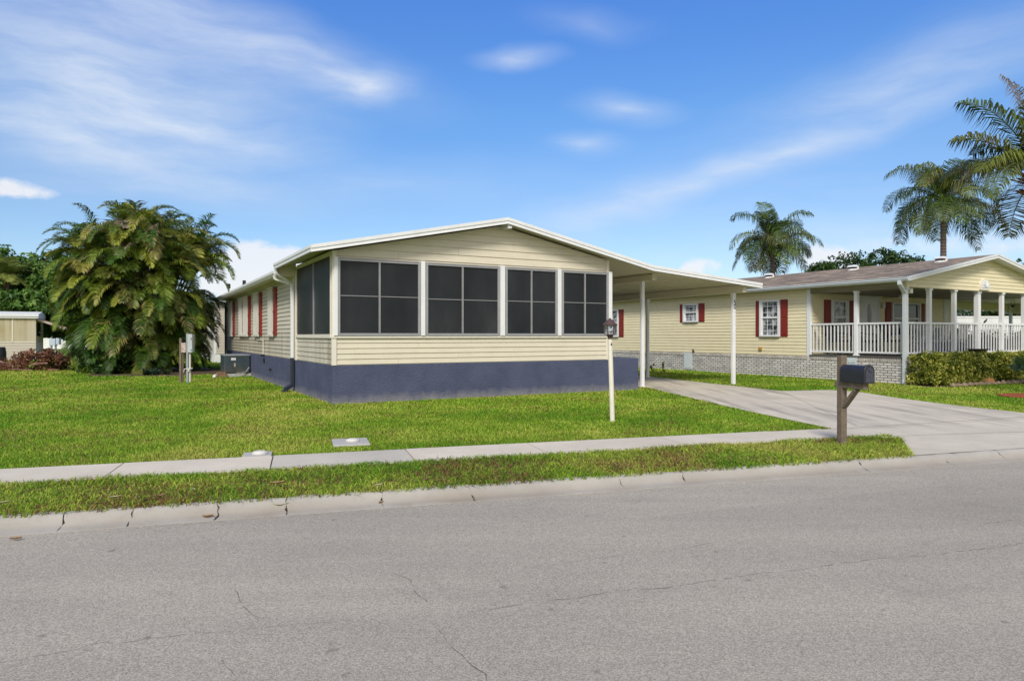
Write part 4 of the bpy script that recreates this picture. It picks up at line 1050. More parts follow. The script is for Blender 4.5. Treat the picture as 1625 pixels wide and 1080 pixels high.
# ------------------------------------------------------------------ right side palms
def palm(name, label, base, topz, n, flen, droop, lens, curl, cols, wind, seed, tr=.14, elr=(-.35, 1.25), npair=78, lean=(0,0), skirt=False, azc=None, shaft=True):
    random.seed(seed)
    t = thing(name, label, 'palm', base); tp = base+Vector((lean[0], lean[1], topz))
    trunk(t, [base-Vector((0,0,.1)), base.lerp(tp, .35), base.lerp(tp, .75), tp], [tr*1.3, tr, tr*.85, tr*.75], PALMBARK, k=12)
    lf = Leafy()
    for i in range(n):
        az = 2*pi*i*.618+vrand(-.3, .3); el = elr[0]+(elr[1]-elr[0])*(i+.5)/n+vrand(-.15, .15)
        frond(lf, tp+Vector((vrand(-.08,.08), vrand(-.08,.08), vrand(-.1,.35))), az, el, flen*vrand(.8, 1.12), droop*vrand(.7, 1.25), npair, lens*vrand(.85, 1.15), .031, random.choice(cols), curl=curl, fwd=.5, vee=.1, wind=wind, ragged=.3, tipcol=(.13,.09,.05) if random.random() < .2 else None)
    lf.build('crown', t)
    if shaft:
        mb = MB(); mb.lathe(tp+Vector((0,0,-.5)), [(tr*.8,-.05),(tr*1.15,.1),(tr*1.05,.6),(tr*.5,1.0)], 10)
        for i in range(8):
            a = vrand(0, 2*pi); d = Vector((math.cos(a), math.sin(a), 0)); mb.tube([tp+Vector((0,0,-.1)), tp+d*.3+Vector((0,0,.35))], [.04,.02], 5)
        build(mb, 'crownshaft', pm('green_shaft', (.10,.13,.05), .6, .3, 5), t, True)
    if skirt:
        mb = MB()
        for i in range(26):
            a = vrand(0, 2*pi); d = Vector((math.cos(a), math.sin(a), 0)); s = tp+Vector((0,0,vrand(-.75,.05)))
            mb.bar(s, s+d*vrand(.25,.55)+Vector((0,0,vrand(-.1,.3))), .09, .02)
        build(mb, 'leaf_boot', pm('rusty_boot', (.17,.075,.04), .9, .4, 8), t)
    return t
GR = [(.06,.10,.02), (.10,.15,.026), (.17,.205,.04), (.12,.155,.045)]
pA = AT(1226, 388, 36); palm('queen_palm', 'bushy palm behind the carport end of the yellow house roof', Vector((pA.x, pA.y, 0)), pA.z, 30, 2.6, .42, 1.0, 2.4, GR, Vector((.05,0,0)), 5, elr=(-.5, 1.3))
pB = AT(1497, 322, 31); palm('queen_palm', 'tall palm with drooping fronds and bare ringed trunk above the roof ridge', Vector((pB.x, pB.y, 0)), pB.z, 32, 2.9, .48, 1.1, 2.4, GR, Vector((.07,0,-.02)), 9, elr=(-.25, 1.3))
pC = AT(1684, 285, 15.4); palm('queen_palm', 'windblown palm with rusty leaf boots cut by the right edge', Vector((pC.x, pC.y, 0)), pC.z, 22, 2.25, .27, .75, 1.6, GR*3+[(.16,.15,.05), (.19,.14,.06)], Vector((-.01,0,-.03)), 14, elr=(.0, 1.5), lean=(-.55, 0), skirt=True, shaft=False)
random.seed(31)

# trees behind
def tree(name, label, base, ells, n, rr, per, size, cols, seed, tp, group=None, tr=.2, limbs=True):
    t = thing(name, label, 'tree', base, group); c0 = Vector((ells[0][0], ells[0][1], ells[0][2]))
    mb = MB(); top = Vector(tp); mb.tube([base-Vector((0,0,.1)), base.lerp(top, .5)+Vector((.05,0,0)), top], [tr*1.2, tr, tr*.8], 10)
    if limbs: branches(mb, top, [(e[0]+vrand(-.4,.4)*e[3], e[1]+vrand(-.4,.4)*e[4], e[2]+vrand(0,.4)*e[5]) for e in ells for _ in range(3)], tr*.55)
    build(mb, 'trunk', BARK, t, True)
    leaves('crown', t, dome_clumps(ells, n, rr, seed), per, size, cols, (1,1,.7), seed=seed)
    return t
GD = [(.03,.075,.014), (.06,.135,.02), (.11,.21,.032), (.18,.29,.055)]
b = G(121, 568); b = Vector((b.x, b.y, 0)); yy = b.y
def A3(px, py, Y): p = AT(px, py, Y); return (p.x, p.y, p.z)
e = [(*A3(118,490,44.5), 3.0, 2.4, 1.7), (*A3(150,505,44), 2.6, 2.2, 1.5), (*A3(95,462,45), 2.9, 2.2, 1.7)]
tree('shade_tree', 'dark green tree with short leaning trunk beside the big palm clump', b, e, [190,150,170], .5, 80, .28, GD, 21, AT(134, 532, yy))
q = AT(20, 540, 50); e = [(*A3(62,452,49), 4.2, 3.0, 2.2), (*A3(-40,448,50), 5.0, 3.2, 2.6), (*A3(20,488,48.5), 4.4, 2.8, 2.0), (*A3(45,505,47.5), 3.6, 2.2, 1.4), (*A3(12,486,41.6), 2.6, .5, .9)]
tree('shade_tree', 'broad rounded green tree rising behind the stained trailer', Vector((q.x, q.y, 0)), e, [230,220,190,120,70], .5, 80, .30, GD, 22, (q.x, q.y, 2.6), limbs=False)
pD = AT(12, 442, 43); palm('cabbage_palm', 'small pale palm crown in front of the broad dark tree', Vector((pD.x, pD.y, 0)), pD.z, 30, 1.5, .2, .5, .5, [(.26,.30,.07),(.19,.25,.05),(.13,.19,.04)], None, 17, shaft=False, skirt=True); random.seed(41)
DK = [(.02,.05,.014), (.04,.085,.02), (.075,.135,.03)]
row = [(1302,424,14,9), (1330,419,20,14), (1362,413,22,17), (1398,411,24,18), (1430,414,18,14), (1450,419,12,10)]
for i, (px, py, w, h) in enumerate(row):
    Y = 52+1.2*(i % 2); p = AT(px, py, Y); s = Y/F; base = Vector((p.x, p.y, 0))
    lab = ['low tree top, leftmost of the row behind the yellow house roof', 'rounded tree top, second from the left above the shingle roof', 'leafy tree top right above the middle roof vent', 'highest tree top of the row behind the shingle roof', 'tree top fifth from the left behind the shingle roof', 'small tree top, rightmost of the row behind the shingle roof'][i]
    tree('background_tree', lab, base, [(p.x, p.y, p.z-h*s*.6, w*s*1.15, 1.2, h*s*1.6), (p.x+.3, p.y, p.z-h*s*2.2, w*s*1.3, 1.4, 1.3)], [44,26], .34, 30, .24, DK, 50+i, (p.x, p.y, p.z-1.6), 'trees behind the yellow house')
p = AT(1604, 424, 45); tree('background_tree', 'sparse dark tree top peeking over the right roof slope', Vector((p.x, p.y, 0)), [(p.x, p.y, p.z-.3, .9, .8, .8)], [26], .3, 22, .2, DK, 71, (p.x, p.y, p.z-1.2), tr=.1)
# hedge of trees beyond the white fence
for i, (px, py, w, lb) in enumerate([(1530,500,1.5,'dark bushy tree over the white fence, left of the middle porch post'), (1572,499,1.5,'dark bushy tree over the white fence behind the middle porch post'), (1606,495,1.6,'olive brown bushy tree over the white fence behind the hanging hook'), (1650,498,1.8,'dark bushy tree over the white fence at the right edge')]):
    p = AT(px, py, 33); cc = DK if i != 2 else [(.05,.05,.012), (.09,.085,.02), (.05,.08,.02)]
    tree('fence_tree', lb, Vector((p.x, p.y, 0)), [(p.x, p.y, p.z-.35, w*.75, .9, .75)], [50], .28, 30, .16, cc, 80+i, (p.x, p.y, p.z-.9), 'trees behind the white fence', tr=.08)
for i, (px, w, lb) in enumerate([(1512,1.1,'dark low bush at the foot of the white fence, leftmost behind the railing'), (1545,1.0,'dark low bush at the fence foot left of the middle porch post'), (1580,1.1,'dark low bush at the fence foot right of the middle porch post'), (1618,1.2,'dark low bush at the fence foot near the right edge')]):
    p = AT(px, 560, 25.2); bush('fence_shrub', lb, 'shrub', Vector((p.x, p.y, 0)), w*.62, .5, 1.45, 60, 26, .15, [(.010,.02,.006), (.02,.035,.01), (.03,.05,.012)], 95+i, 'bushes before the white fence', rr=.2)
# far tree line closing the horizon
random.seed(5)
cl = []
for i in range(420):
    a = R(vrand(-70, 70)); d = vrand(110, 135); cl.append((math.sin(a)*d, math.cos(a)*d, vrand(.5, 5.2), vrand(1.2, 2.4)))
o = leaves('far_woods', None, np.array(cl), 60, .9, [(.02,.04,.016), (.035,.065,.022), (.05,.085,.03)], (1.4,1,1), seed=9)
tag(o, 'far dark green tree line along the horizon', 'woods', kind='stuff')

# ------------------------------------------------------------------ left background
fr = AT(57, 571, 38.5); q = toL(fr)
sh = lot_thing('trailer_home', 'weathered stained trailer with flat white roof at the left edge', 'trailer', q[0]-4, q[1])
u1, vv = q[0], q[1]; u0 = u1-9.5; dz = 38.5/F
zt = H+(HY-505)*dz; zm = H+(HY-543)*dz; SD = 3.6
mb = MB(); mb.box(u0, u1, vv, vv+SD, zm, zt); build(mb, 'wall', SHEDW, sh)
mb = MB(); mb.box(u0, u1, vv+.01, vv+SD-.01, 0, zm); lap(mb, [(u0,0), (u1,0), (u1,zm-.03), (u0,zm-.03)], .16, lambda a, o, z: (a, vv+.01-o, z)); lap(mb, [(vv,0), (vv+SD,0), (vv+SD,zm-.03), (vv,zm-.03)], .16, lambda a, o, z: (u1-.01+o, a, z)); build(mb, 'skirt', SIDE_B, sh)
mb = MB(); mb.prism([(vv-.12,zt), (vv+SD+.12,zt), (vv+SD+.12,zt+.22), (vv+SD*.5,zt+.42), (vv-.12,zt+.22)], u0-.1, u1+.12, lambda a, d, z: (d, a, z)); mb.box(u0-.12, u1+.14, vv-.16, vv-.121, zt+.10, zt+.235)
build(mb, 'roof', WHITE, sh)
mb = MB(); mb.hexa([(u1+.01,vv+.1,zt-.10), (u1+1.35,vv+.1,zt-.62), (u1+1.35,vv+2.2,zt-.62), (u1+.01,vv+2.2,zt-.10), (u1+.01,vv+.1,zt-.02), (u1+1.35,vv+.1,zt-.52), (u1+1.35,vv+2.2,zt-.52), (u1+.01,vv+2.2,zt-.02)])
for i in range(9): y = vv+.2+i*.24; mb.bar((u1+.02,y,zt-.01), (u1+1.35,y,zt-.51), .05, .04)
build(mb, 'awning', pm('rusted_awning', (.42,.33,.27), .7, .3, 5, dirt=.6, dirtcol=(.2,.12,.08)), sh)
mb = MB(); mb.box(u1+.001, u1+.02, vv+.3, vv+2.0, zm+.35, zt-.25); build(mb, 'window', GLASS, sh)
mb = MB(); mb.box(u1-1.1, u1-1.04, vv-.02, vv+.0, zm, zt); mb.box(u0, u1, vv-.02, vv, zm-.02, zm+.03); build(mb, 'trim', TRIM, sh)
# dark barrel + bench bits
p = G(0, 580); p = Vector((p.x+.0, p.y, 0)); b_ = thing('barrel', 'dark barrel standing at the left edge by the brush pile', 'barrel', p); mb = MB(); mb.lathe(p, [(.2,-.02),(.24,.25),(.24,.6),(.2,.85)], 12); build(mb, 'barrel_body', DARK, b_, True)
# brush pile
c = G(52, 588.5); c.y += .5; bp = thing('brush_pile', 'pile of dried reddish brown palm brush beside the trailer', 'brush pile', c); random.seed(77)
cl = [(c.x+vrand(-1.9, 1.1), c.y+vrand(-.5, .5), vrand(.05, .75), vrand(.12, .24)) for i in range(130)]
cl = [k for k in cl if k[2] < .30+.55*math.exp(-((k[0]-c.x-.0)/1.2)**2)]
leaves('foliage', bp, np.array(cl), 30, .15, [(.10,.035,.018), (.19,.075,.035), (.28,.14,.08), (.12,.05,.025)], (1,1,.9), seed=7, aspect=.35)
mb = MB()
for i in range(26):
    a = c+Vector((vrand(-2.0,1.0), vrand(-.6,.3), vrand(.02,.35))); mb.tube([a, a+Vector((vrand(-.9,.9), vrand(-.3,.3), vrand(-.12,.25)))], [.022,.012], 5)
build(mb, 'branch', pm('dry_branch', (.30,.18,.13), .9, .3, 8), bp)
c2 = G(88, 587.5); bush('shrub', 'small olive green bush at the right end of the brush pile', 'shrub', c2, .42, .35, .62, 36, 20, .10, [(.03,.05,.01),(.06,.09,.015),(.10,.12,.03)], 33)
# grey electric cabinet, pink stake and white house far off
p = AT(85, 575, 37.5); p.z = 0; t = thing('electric_cabinet', 'pale grey electric cabinet on posts beside the trailer', 'utility box', p)
mb = MB(); s = 37.5/F; z1, z2 = H+(HY-537)*s, H+(HY-548)*s; mb.box(p.x-.17, p.x+.17, p.y-.12, p.y+.1, z2, z1); mb.box(p.x+.19, p.x+.36, p.y-.1, p.y+.1, z2+.05, z1+.02); build(mb, 'box', pm('pale_blue_box', (.40,.47,.55), .5, .1), t, bevel=.01)
mb = MB(); mb.box(p.x-.15, p.x-.08, p.y-.04, p.y+.04, -.05, z2); mb.box(p.x+.08, p.x+.15, p.y-.04, p.y+.04, -.05, z2); mb.box(p.x-.36, p.x-.2, p.y-.06, p.y+.06, 0, z2-.2); build(mb, 'post', GREYMETAL, t)
p = AT(120, 553, 72); t = thing('white_house', 'long low white house far beyond the lawn on the left', 'house', Vector((p.x, p.y, 0)))
s = 72/F; mb = MB(); mb.box(p.x-4.5, p.x+9, p.y, p.y+6, -.1, H-(533-533)*s+.15); lap(mb, [(p.x-4.5,0), (p.x+9,0), (p.x+9,1.45), (p.x-4.5,1.45)], .3, lambda a, o, z: (a, p.y-o, z)); build(mb, 'wall', WHITE, t)
mb = MB(); mb.prism([(p.x-4.8,1.5), (p.x+9.3,1.5), (p.x+9.0,2.3), (p.x-4.5,2.3)], p.y-.4, p.y+6.3, lambda a, d, z: (a, d, z)); build(mb, 'roof', GREYMETAL, t)
mb = MB(); mb.box(p.x-1.0, p.x+.1, p.y-.05, p.y-.03, .55, 1.2); mb.box(p.x+3.0, p.x+4.4, p.y-.05, p.y-.03, .55, 1.2); build(mb, 'window', GLASS, t)
p = G(97, 575); t = None
# house glimpsed behind the main one
cr = AT(340, 575, 35); q = toL(cr); t = lot_thing('rear_house', 'beige sided house glimpsed between the palm clump and the main house', 'house', q[0]+2, q[1])
u0, vv = q
mb = MB(); mb.box(u0, u0+5, vv, vv+8, .42, 3.05); lap(mb, [(u0+.1,.42), (u0+5,.42), (u0+5,3.0), (u0+.1,3.0)], .14, lambda a, o, z: (a, vv-o, z)); lap(mb, [(vv+.1,.42), (vv+8,.42), (vv+8,3.0), (vv+.1,3.0)], .14, lambda a, o, z: (u0-o, a, z)); build(mb, 'wall', SIDE_B, t)
mb = MB(); mb.box(u0-.02, u0+.1, vv-.025, vv+.1, .42, 3.05); build(mb, 'corner_trim', WHITE, t)
mb = MB(); mb.box(u0-.01, u0+5, vv-.01, vv+8, -.1, .415); build(mb, 'skirt', WHITE, t)
mb = MB(); mb.prism([(u0-.3,3.05), (u0+5.3,3.05), (u0+2.5,3.5)], vv-.3, vv+8.3, lambda a, d, z: (a, d, z)); build(mb, 'roof', GREYMETAL, t)
mb = MB(); mb.box(u0-.04, u0-.024, vv+.8, vv+1.8, 1.3, 2.3); build(mb, 'window', GLASS, t)

# ------------------------------------------------------------------ right front garden
random.seed(90)
def hedge(name, label, u0, u1, v0, v1, z1, n, seed, group):
    c = L((u0+u1)/2, v0); t = thing(name, label, 'hedge', c, group); rg = np.random.default_rng(seed); cl = []
    while len(cl) < n:
        u, v, z = rg.uniform(u0, u1), rg.uniform(v0, v1), rg.uniform(.08, z1)
        m = min(u-u0, u1-u, v-v0, z1-z)
        if m > .13 and rg.uniform() < .75: continue
        # rounded shoulders
        e = max(0, (z-z1*.72)/(z1*.28)); 
        if min(u-u0, u1-u, v-v0) < .13*e: continue
        p = L(u, v, z+rg.normal()*.02); cl.append((p.x, p.y, p.z, rg.uniform(.07, .12)))
    leaves('foliage', t, np.array(cl), 34, .072, [(.05,.085,.008), (.14,.18,.014), (.34,.36,.045), (.58,.56,.14)], (1,1,1), upbias=.35, aspect=.42, seed=seed)
    mb = MB()
    for i in range(int((u1-u0)/.25)):
        u = u0+.15+i*.25; mb.tube([(L(u,(v0+v1)/2,-.03)), L(u+vrand(-.1,.1),(v0+v1)/2+vrand(-.1,.1),z1*.75)], [.02,.01], 5)
    build(mb, 'stem', BARK, t)
HG = 'clipped variegated hedges before the porch'
hedge('hedge', 'long clipped yellow green hedge before the front porch railing', 15.25, 18.25, -3.15, -2.38, .83, 900, 4, HG)
hedge('hedge', 'second shorter yellow green hedge reaching the right edge', 18.75, 21.6, -3.35, -2.5, .80, 760, 5, HG)
mb = MB(); pts = [(15.05,-2.25), (15.05,-3.15), (15.4,-3.36), (18.6,-3.52), (22.5,-3.7), (22.5,-2.25)]
mb.add([L(u, v, .002) for u, v in pts], [tuple(range(len(pts)))]); tag(build(mb, 'hedge_bed', DIRT), None, None, kind='structure')
def blob(c, rx, ry, rz, seed, sub=2):
    bm = bmesh.new(); bmesh.ops.create_icosphere(bm, subdivisions=sub, radius=1); rd = random.Random(seed); f = [rd.uniform(.8, 3) for _ in range(6)]
    vs = []; a = rd.uniform(0, pi)
    for v in bm.verts:
        k = 1+.12*math.sin(f[0]*v.co.x*2+f[1])*math.cos(f[2]*v.co.y*2)+.1*math.sin(f[3]*v.co.z*3+f[4]); x, y, z = v.co*k
        x, y = x*rx, y*ry; vs.append((c.x+x*math.cos(a*.3)-y*math.sin(a*.3), c.y+x*math.sin(a*.3)+y*math.cos(a*.3), c.z+z*rz))
    fs = [tuple(v.index for v in f_.verts) for f_ in bm.faces]; bm.free(); return vs, fs
STONE = pm('tan_stone', (.24,.18,.12), .9, .35, 9, bmp=.5)
u = 15.45; i = 0
while u < 20.2:
    w = vrand(.085, .15); c = L(u+w, -3.40-.045*(u-15.4), .035); mb = MB(); mb.add(*blob(c, w, .075, vrand(.06, .085), i))
    o = build(mb, 'edging_stone', STONE, None, True); tag(o, 'small rounded tan stone edging the hedge bed', 'stone', 'edging stones before the hedges'); u += 2*w+.012; i += 1
tb = G(1577, 610.5); t = thing('terracotta_block', 'orange terracotta block leaning between the two hedges', 'block', tb)
mb = MB(); q = toL(tb); uu, vq = q
mb.prism([(uu-.20,0.03), (uu+.17,.03), (uu+.11,.19), (uu-.15,.17)], vq, vq+.12, lambda a, d, z: tuple(L(a, d+z*.3, z))); build(mb, 'block_body', pm('terracotta', (.36,.17,.055), .85, .25, 8, bmp=.3), t, bevel=.012)
# planter bowl
uu, vq = u_of(1552, NV-.25), NV-.25; p = L(uu, vq, .78); t = thing('planter_bowl', 'dark brown planter bowl on the porch edge above the hedge', 'planter', p)
mb = MB(); mb.lathe(p, [(.12,-.02),(.18,.03),(.25,.16),(.27,.17),(.27,.19),(.22,.18)], 18); build(mb, 'bowl', pm('dark_brown_pot', (.05,.035,.03), .6), t, True)
# hanging hook with basket seen through the porch
p = L(u_of(1607,-.6), -.6, 0); zz = AT(1607, 484, p.y).z; t = thing('hanging_basket', 'small dark hanging basket on a wire loop between right porch posts', 'basket', Vector((p.x, p.y, zz)))
mb = MB(); 
for sg in (-1, 1): mb.tube([(p.x+sg*.06,p.y,zz), (p.x+sg*.055,p.y,zz+.16), (p.x,p.y,zz+.28)], .006, 5)
mb.tube([(p.x,p.y,zz+.27), (p.x,p.y,GB+.0)], .004, 4); build(mb, 'wire', BLACK, t)
mb = MB(); mb.lathe((p.x,p.y,zz-.08), [(.03,0),(.07,.06),(.075,.09)], 10); build(mb, 'basket_body', BLACK, t)
p = L(u_of(1563.5,NV+.1), NV+.1, RT); t = thing('door_ornament', 'tiny dark bird ornament perched on the porch rail', 'ornament', p)
mb = MB(); mb.tube([p+Vector((-.05,0,0)), p+Vector((0,0,.06)), p+Vector((.06,0,.14))], [.012,.035,.012], 8); build(mb, 'ornament_body', BLACK, t, True)
# mulch bed + palmetto
c = G(1660, 629); mb = MB(); pts = [c+Vector((.95*math.cos(2*pi*i/22)*(1+.06*math.sin(i*2.3)), .8*math.sin(2*pi*i/22), .012)) for i in range(22)]
mb.add(pts, [tuple(range(22))])
tag(build(mb, 'mulch_bed', pm('orange_mulch', (.33,.075,.022), .95, .5, 30, bmp=1, bscale=40, bdist=.03)), None, None, kind='structure')
def fan_palm(c, label, n, r, hgt, seed):
    random.seed(seed); t = thing('palmetto', label, 'palm', c); lf = Leafy()
    for i in range(n):
        a = vrand(0, 2*pi); el = vrand(.15, 1.3); d = Vector((math.cos(a)*math.cos(el), math.sin(a)*math.cos(el), math.sin(el))); q = c+Vector((0,0,.1))+d*hgt*vrand(.5, 1)
        sd = Vector((-math.sin(a), math.cos(a), 0)); up = sd.cross(d)*-1; col = random.choice([(.04,.09,.03), (.07,.13,.04), (.11,.17,.055)])
        b = lf.pts([c, c+sd*.02, q+sd*.012, q], col); lf.f4.append((b, b+1, b+2, b+3))
        for k in range(24):
            th = -1.9+3.8*k/23; ld = (d*math.cos(th)+sd*math.sin(th)+up*.15).normalized(); l = r*vrand(.8, 1.05); m = q+ld*l*.6; e = m+(ld+Vector((0,0,-.45))).normalized()*l*.4; wv = (d*-math.sin(th)+sd*math.cos(th))*.018
            f = vrand(.75, 1.25); b = lf.pts([q, m+wv, e, m-wv], tuple(x*f for x in col)); lf.f4.append((b, b+1, b+2, b+3))
    lf.build('foliage', t)
c = G(1652, 612); fan_palm(c, 'spiky green fan palm at the right edge before the hedge', 20, .42, .75, 61)
# two little plants at the brick skirt
for px, py, lb, h in ((1034,589.5,'dry yellowish seedling at the brick skirt by the far carport post',.28), (1052,591,'small yellow green plant at the brick skirt right of the carport post',.42)):
    c = G(px, py); t = thing('small_plant', lb, 'plant', c, 'small plants at the brick skirt'); lf = Leafy(); random.seed(px)
    for k in range(5): rosette(lf, c+Vector((vrand(-.08,.08), vrand(-.05,.05), k*h*.2)), 7, .17, .06, (.13,.14,.02), .1, 1.2)
    lf.build('foliage', t)
# porch chairs
def chair(u, v, rz_, label, seatc):
    t = lot_thing('patio_chair', label, 'chair', u, v, NF+.06, 'chairs on the porch'); OFF[t.name] = Vector((0,0,0)); t.rotation_euler = (0,0,LA+rz_)
    mb = MB(); mb.box(-.25, .25, -.24, .24, .40, .46); build(mb, 'seat', seatc, t, bevel=.02)
    mb = MB(); mb.hexa([(-.25,.22,.47),(.25,.22,.47),(.25,.27,.47),(-.25,.27,.47),(-.25,.34,1.0),(.25,.34,1.0),(.25,.38,1.0),(-.25,.38,1.0)]); build(mb, 'backrest', seatc, t, bevel=.02)
    for x in (-1, 1):
        for y in (-.22, .24):
            mb = MB(); mb.tube([(x*.26,y,0), (x*.24,y,.42)], .016, 6); build(mb, 'leg', BLACK, t)
        mb = MB(); mb.tube([(x*.28,-.22,.42), (x*.29,-.2,.64), (x*.29,.12,.66), (x*.27,.3,.72)], .016, 6); build(mb, 'armrest', BLACK, t)
    return t
MESHF = pm('patterned_fabric', (.28,.26,.24), .8, .9, 16); DKF = pm('dark_cushion', (.03,.03,.035), .8, .3, 9)
chair(16.15, .35, 0, 'dark patio chair under the left porch window', DKF); chair(17.0, -.1, .5, 'dark patio chair before the white front door', DKF)
chair(18.6, .1, .2, 'dark patio chair beneath the right porch window', DKF); chair(17.6, -1.3, pi, 'mottled patio chair, first behind the front railing', MESHF)
chair(18.6, -1.25, pi, 'mottled patio chair, second behind the front railing', MESHF); chair(19.5, -1.3, pi, 'mottled patio chair nearest the middle porch post', MESHF)
sf = lot_thing('patio_sofa', 'dark low patio sofa at the right back of the porch', 'sofa', 22.0, .3, NF+.06)
z0 = NF+.06
mb = MB(); mb.box(21.0, 23.1, -.1, .55, z0+.12, z0+.42); build(mb, 'seat', DKF, sf, bevel=.03)
mb = MB(); mb.box(21.0, 23.1, .42, .62, z0+.425, z0+.88); build(mb, 'backrest', DKF, sf, bevel=.03)
for x in (20.9, 23.12):
    mb = MB(); mb.box(x, x+.09, -.12, .6, z0+.1, z0+.62); build(mb, 'armrest', BLACK, sf, bevel=.01)
for x in (21.05, 22.98):
    for y in (-.05, .5):
        mb = MB(); mb.box(x, x+.05, y, y+.05, z0, z0+.12); build(mb, 'leg', BLACK, sf)
tb_ = lot_thing('patio_table', 'dark round patio table on the porch between the mottled chairs', 'table', 20.4, -.6, NF+.06)
mb = MB(); mb.lathe((20.4,-.6,NF+.06+.66), [(.55,0),(.56,.02),(.55,.04)], 24); build(mb, 'tabletop', DKF, tb_); mb = MB(); mb.lathe((20.4,-.6,NF+.06), [(.25,0),(.06,.05),(.04,.3),(.05,.659)], 12); build(mb, 'leg', BLACK, tb_)
# white fence
fe = AT(1484, 502.5, 30.6); ff = AT(1720, 499, 30.2); fe.z = ff.z = 0
t = thing('white_fence', 'tall solid white fence seen through the porch on the right', 'fence', fe.lerp(ff, .5))
mb = MB(); zt = 2.24; d = (ff-fe).normalized(); n = int((ff-fe).length/.16); nn = Vector((-d.y, d.x, 0))
for i in range(n):
    a = fe+d*(i*.16); b = a+d*.156; mb.hexa([a-nn*.012-zv*.05, b-nn*.012-zv*.05, b+nn*.012-zv*.05, a+nn*.012-zv*.05, a-nn*.012+zv*(zt-.08), b-nn*.012+zv*(zt-.08), b+nn*.012+zv*(zt-.08), a+nn*.012+zv*(zt-.08)])
build(mb, 'board_panel', WHITE, t)
mb = MB(); mb.bar(fe+zv*(zt-.04), ff+zv*(zt-.04), .06, .075); mb.bar(fe+zv*.15, ff+zv*.15, .05, .10); build(mb, 'rail', WHITE, t)
mb = MB()
p = AT(1494, 500, 40); t = thing('far_house', 'grey roofed white house beyond the fence seen under the porch', 'house', Vector((p.x+2, p.y, 0)))
z1 = AT(0, 497, 40).z; mb.box(p.x, p.x+3.2, p.y, p.y+5, -.1, z1-.1); build(mb, 'wall', WHITE, t)
mb = MB(); mb.prism([(p.x-.2,z1-.1), (p.x+3.5,z1-.1), (p.x+3.5,z1), (p.x+1.0,z1+.30), (p.x-.2,z1+.18)], p.y-.3, p.y+5.2, lambda a, d, z: (a, d, z)); build(mb, 'roof', GREYMETAL, t)

# ------------------------------------------------------------------ grass
def inpoly(P, poly):
    x, y = P[:, 0], P[:, 1]; r = np.zeros(len(P), bool); n = len(poly); j = n-1
    for i in range(n):
        xi, yi = poly[i][0], poly[i][1]; xj, yj = poly[j][0], poly[j][1]
        if yi != yj:
            c = ((yi > y) != (yj > y)) & (x < (xj-xi)*(y-yi)/(yj-yi)+xi); r ^= c
        j = i
    return r
def vnoise(P, sc, seed):
    rg = np.random.default_rng(seed); T = rg.uniform(size=(64, 64)); Q = P*sc+100; i = np.floor(Q).astype(int); f = Q-i; f = f*f*(3-2*f); i &= 63; k = (i+1) & 63
    a, b, c, d = T[i[:,0], i[:,1]], T[k[:,0], i[:,1]], T[i[:,0], k[:,1]], T[k[:,0], k[:,1]]
    return (a*(1-f[:,0])+b*f[:,0])*(1-f[:,1])+(c*(1-f[:,0])+d*f[:,0])*f[:,1]
def blades(P, h, w, lean, col, z0=-.016):
    n = len(P); rg = RNG; a = rg.uniform(0, 2*pi, n); dx, dy = np.cos(a), np.sin(a); th = rg.uniform(0, 2*pi, n); lx, ly = np.cos(th)*lean, np.sin(th)*lean
    V = np.zeros((n, 5, 3), np.float32)
    V[:, 0, 0] = P[:,0]-dx*w*.5; V[:, 0, 1] = P[:,1]-dy*w*.5; V[:, 1, 0] = P[:,0]+dx*w*.5; V[:, 1, 1] = P[:,1]+dy*w*.5; V[:, :2, 2] = z0
    mx, my = P[:,0]+lx*.4*h, P[:,1]+ly*.4*h
    V[:, 2, 0] = mx+dx*w*.45; V[:, 2, 1] = my+dy*w*.45; V[:, 3, 0] = mx-dx*w*.45; V[:, 3, 1] = my-dy*w*.45; V[:, 2:4, 2] = (z0+h*.62)[:, None] if hasattr(h, '__len__') else z0+h*.62
    V[:, 4, 0] = P[:,0]+lx*h*1.3; V[:, 4, 1] = P[:,1]+ly*h*1.3; V[:, 4, 2] = z0+h*np.clip(1.05-lean*.35, .45, 1)
    I = np.arange(n)[:, None]*5
    return V.reshape(-1, 3), [I+np.array([[0,1,2,3]]), I+np.array([[3,2,4]])], np.repeat(col, 5, axis=0)
def s_n(P): return P[:,0]*SX+P[:,1]*SY, -P[:,0]*SY+P[:,1]*SX
house_fp = [L(0,0), L(7.75,0), L(7.75,2.6), L(W1,2.6), L(W1,LEN), L(0,LEN)]
n_fp = [L(NU,NV), L(NU+NW,NV), L(NU+NW,NL), L(NU,NL)]
bedp = [L(u, v) for u, v in [(15.0,-2.25), (15.05,-3.2), (15.4,-3.40), (18.6,-3.56), (22.5,-3.75), (22.5,-2.25)]]
mul = [c for c in [G(1660,629)+Vector((1.0*math.cos(2*pi*i/22), .82*math.sin(2*pi*i/22), 0)) for i in range(22)]]
pbed = [G(px, py) for px, py in ((140,596.5),(205,596.8),(275,596.8),(345,593.5),(372,588),(330,584),(250,583),(150,585))]
acp = [L(-.9,10.7), L(0,10.7), L(0,12.1), L(-.9,12.1)]
cvs = [[G(525,708), G(589,708), G(582,697), G(524,697)], [G(388,729), G(432,729), G(433,718), G(384,719.5)]]
cvs = []
for o in list(bpy.data.objects):
    if o.name.startswith('utility_cover'):
        sl = [c for c in o.children if c.name.startswith('slab')][0]; ws = [Vector(v.co)+o.location for v in sl.data.vertices[:4]]; cvs.append(ws)
def lawn_mask(P):
    s, n = s_n(P); m = n > SW1+.012
    for poly in [DP, house_fp, n_fp, bedp, mul, pbed, acp]+cvs: m &= ~inpoly(P, poly)
    r = P[:,0]/P[:,1]; m &= (np.abs(r) < .92)
    return m
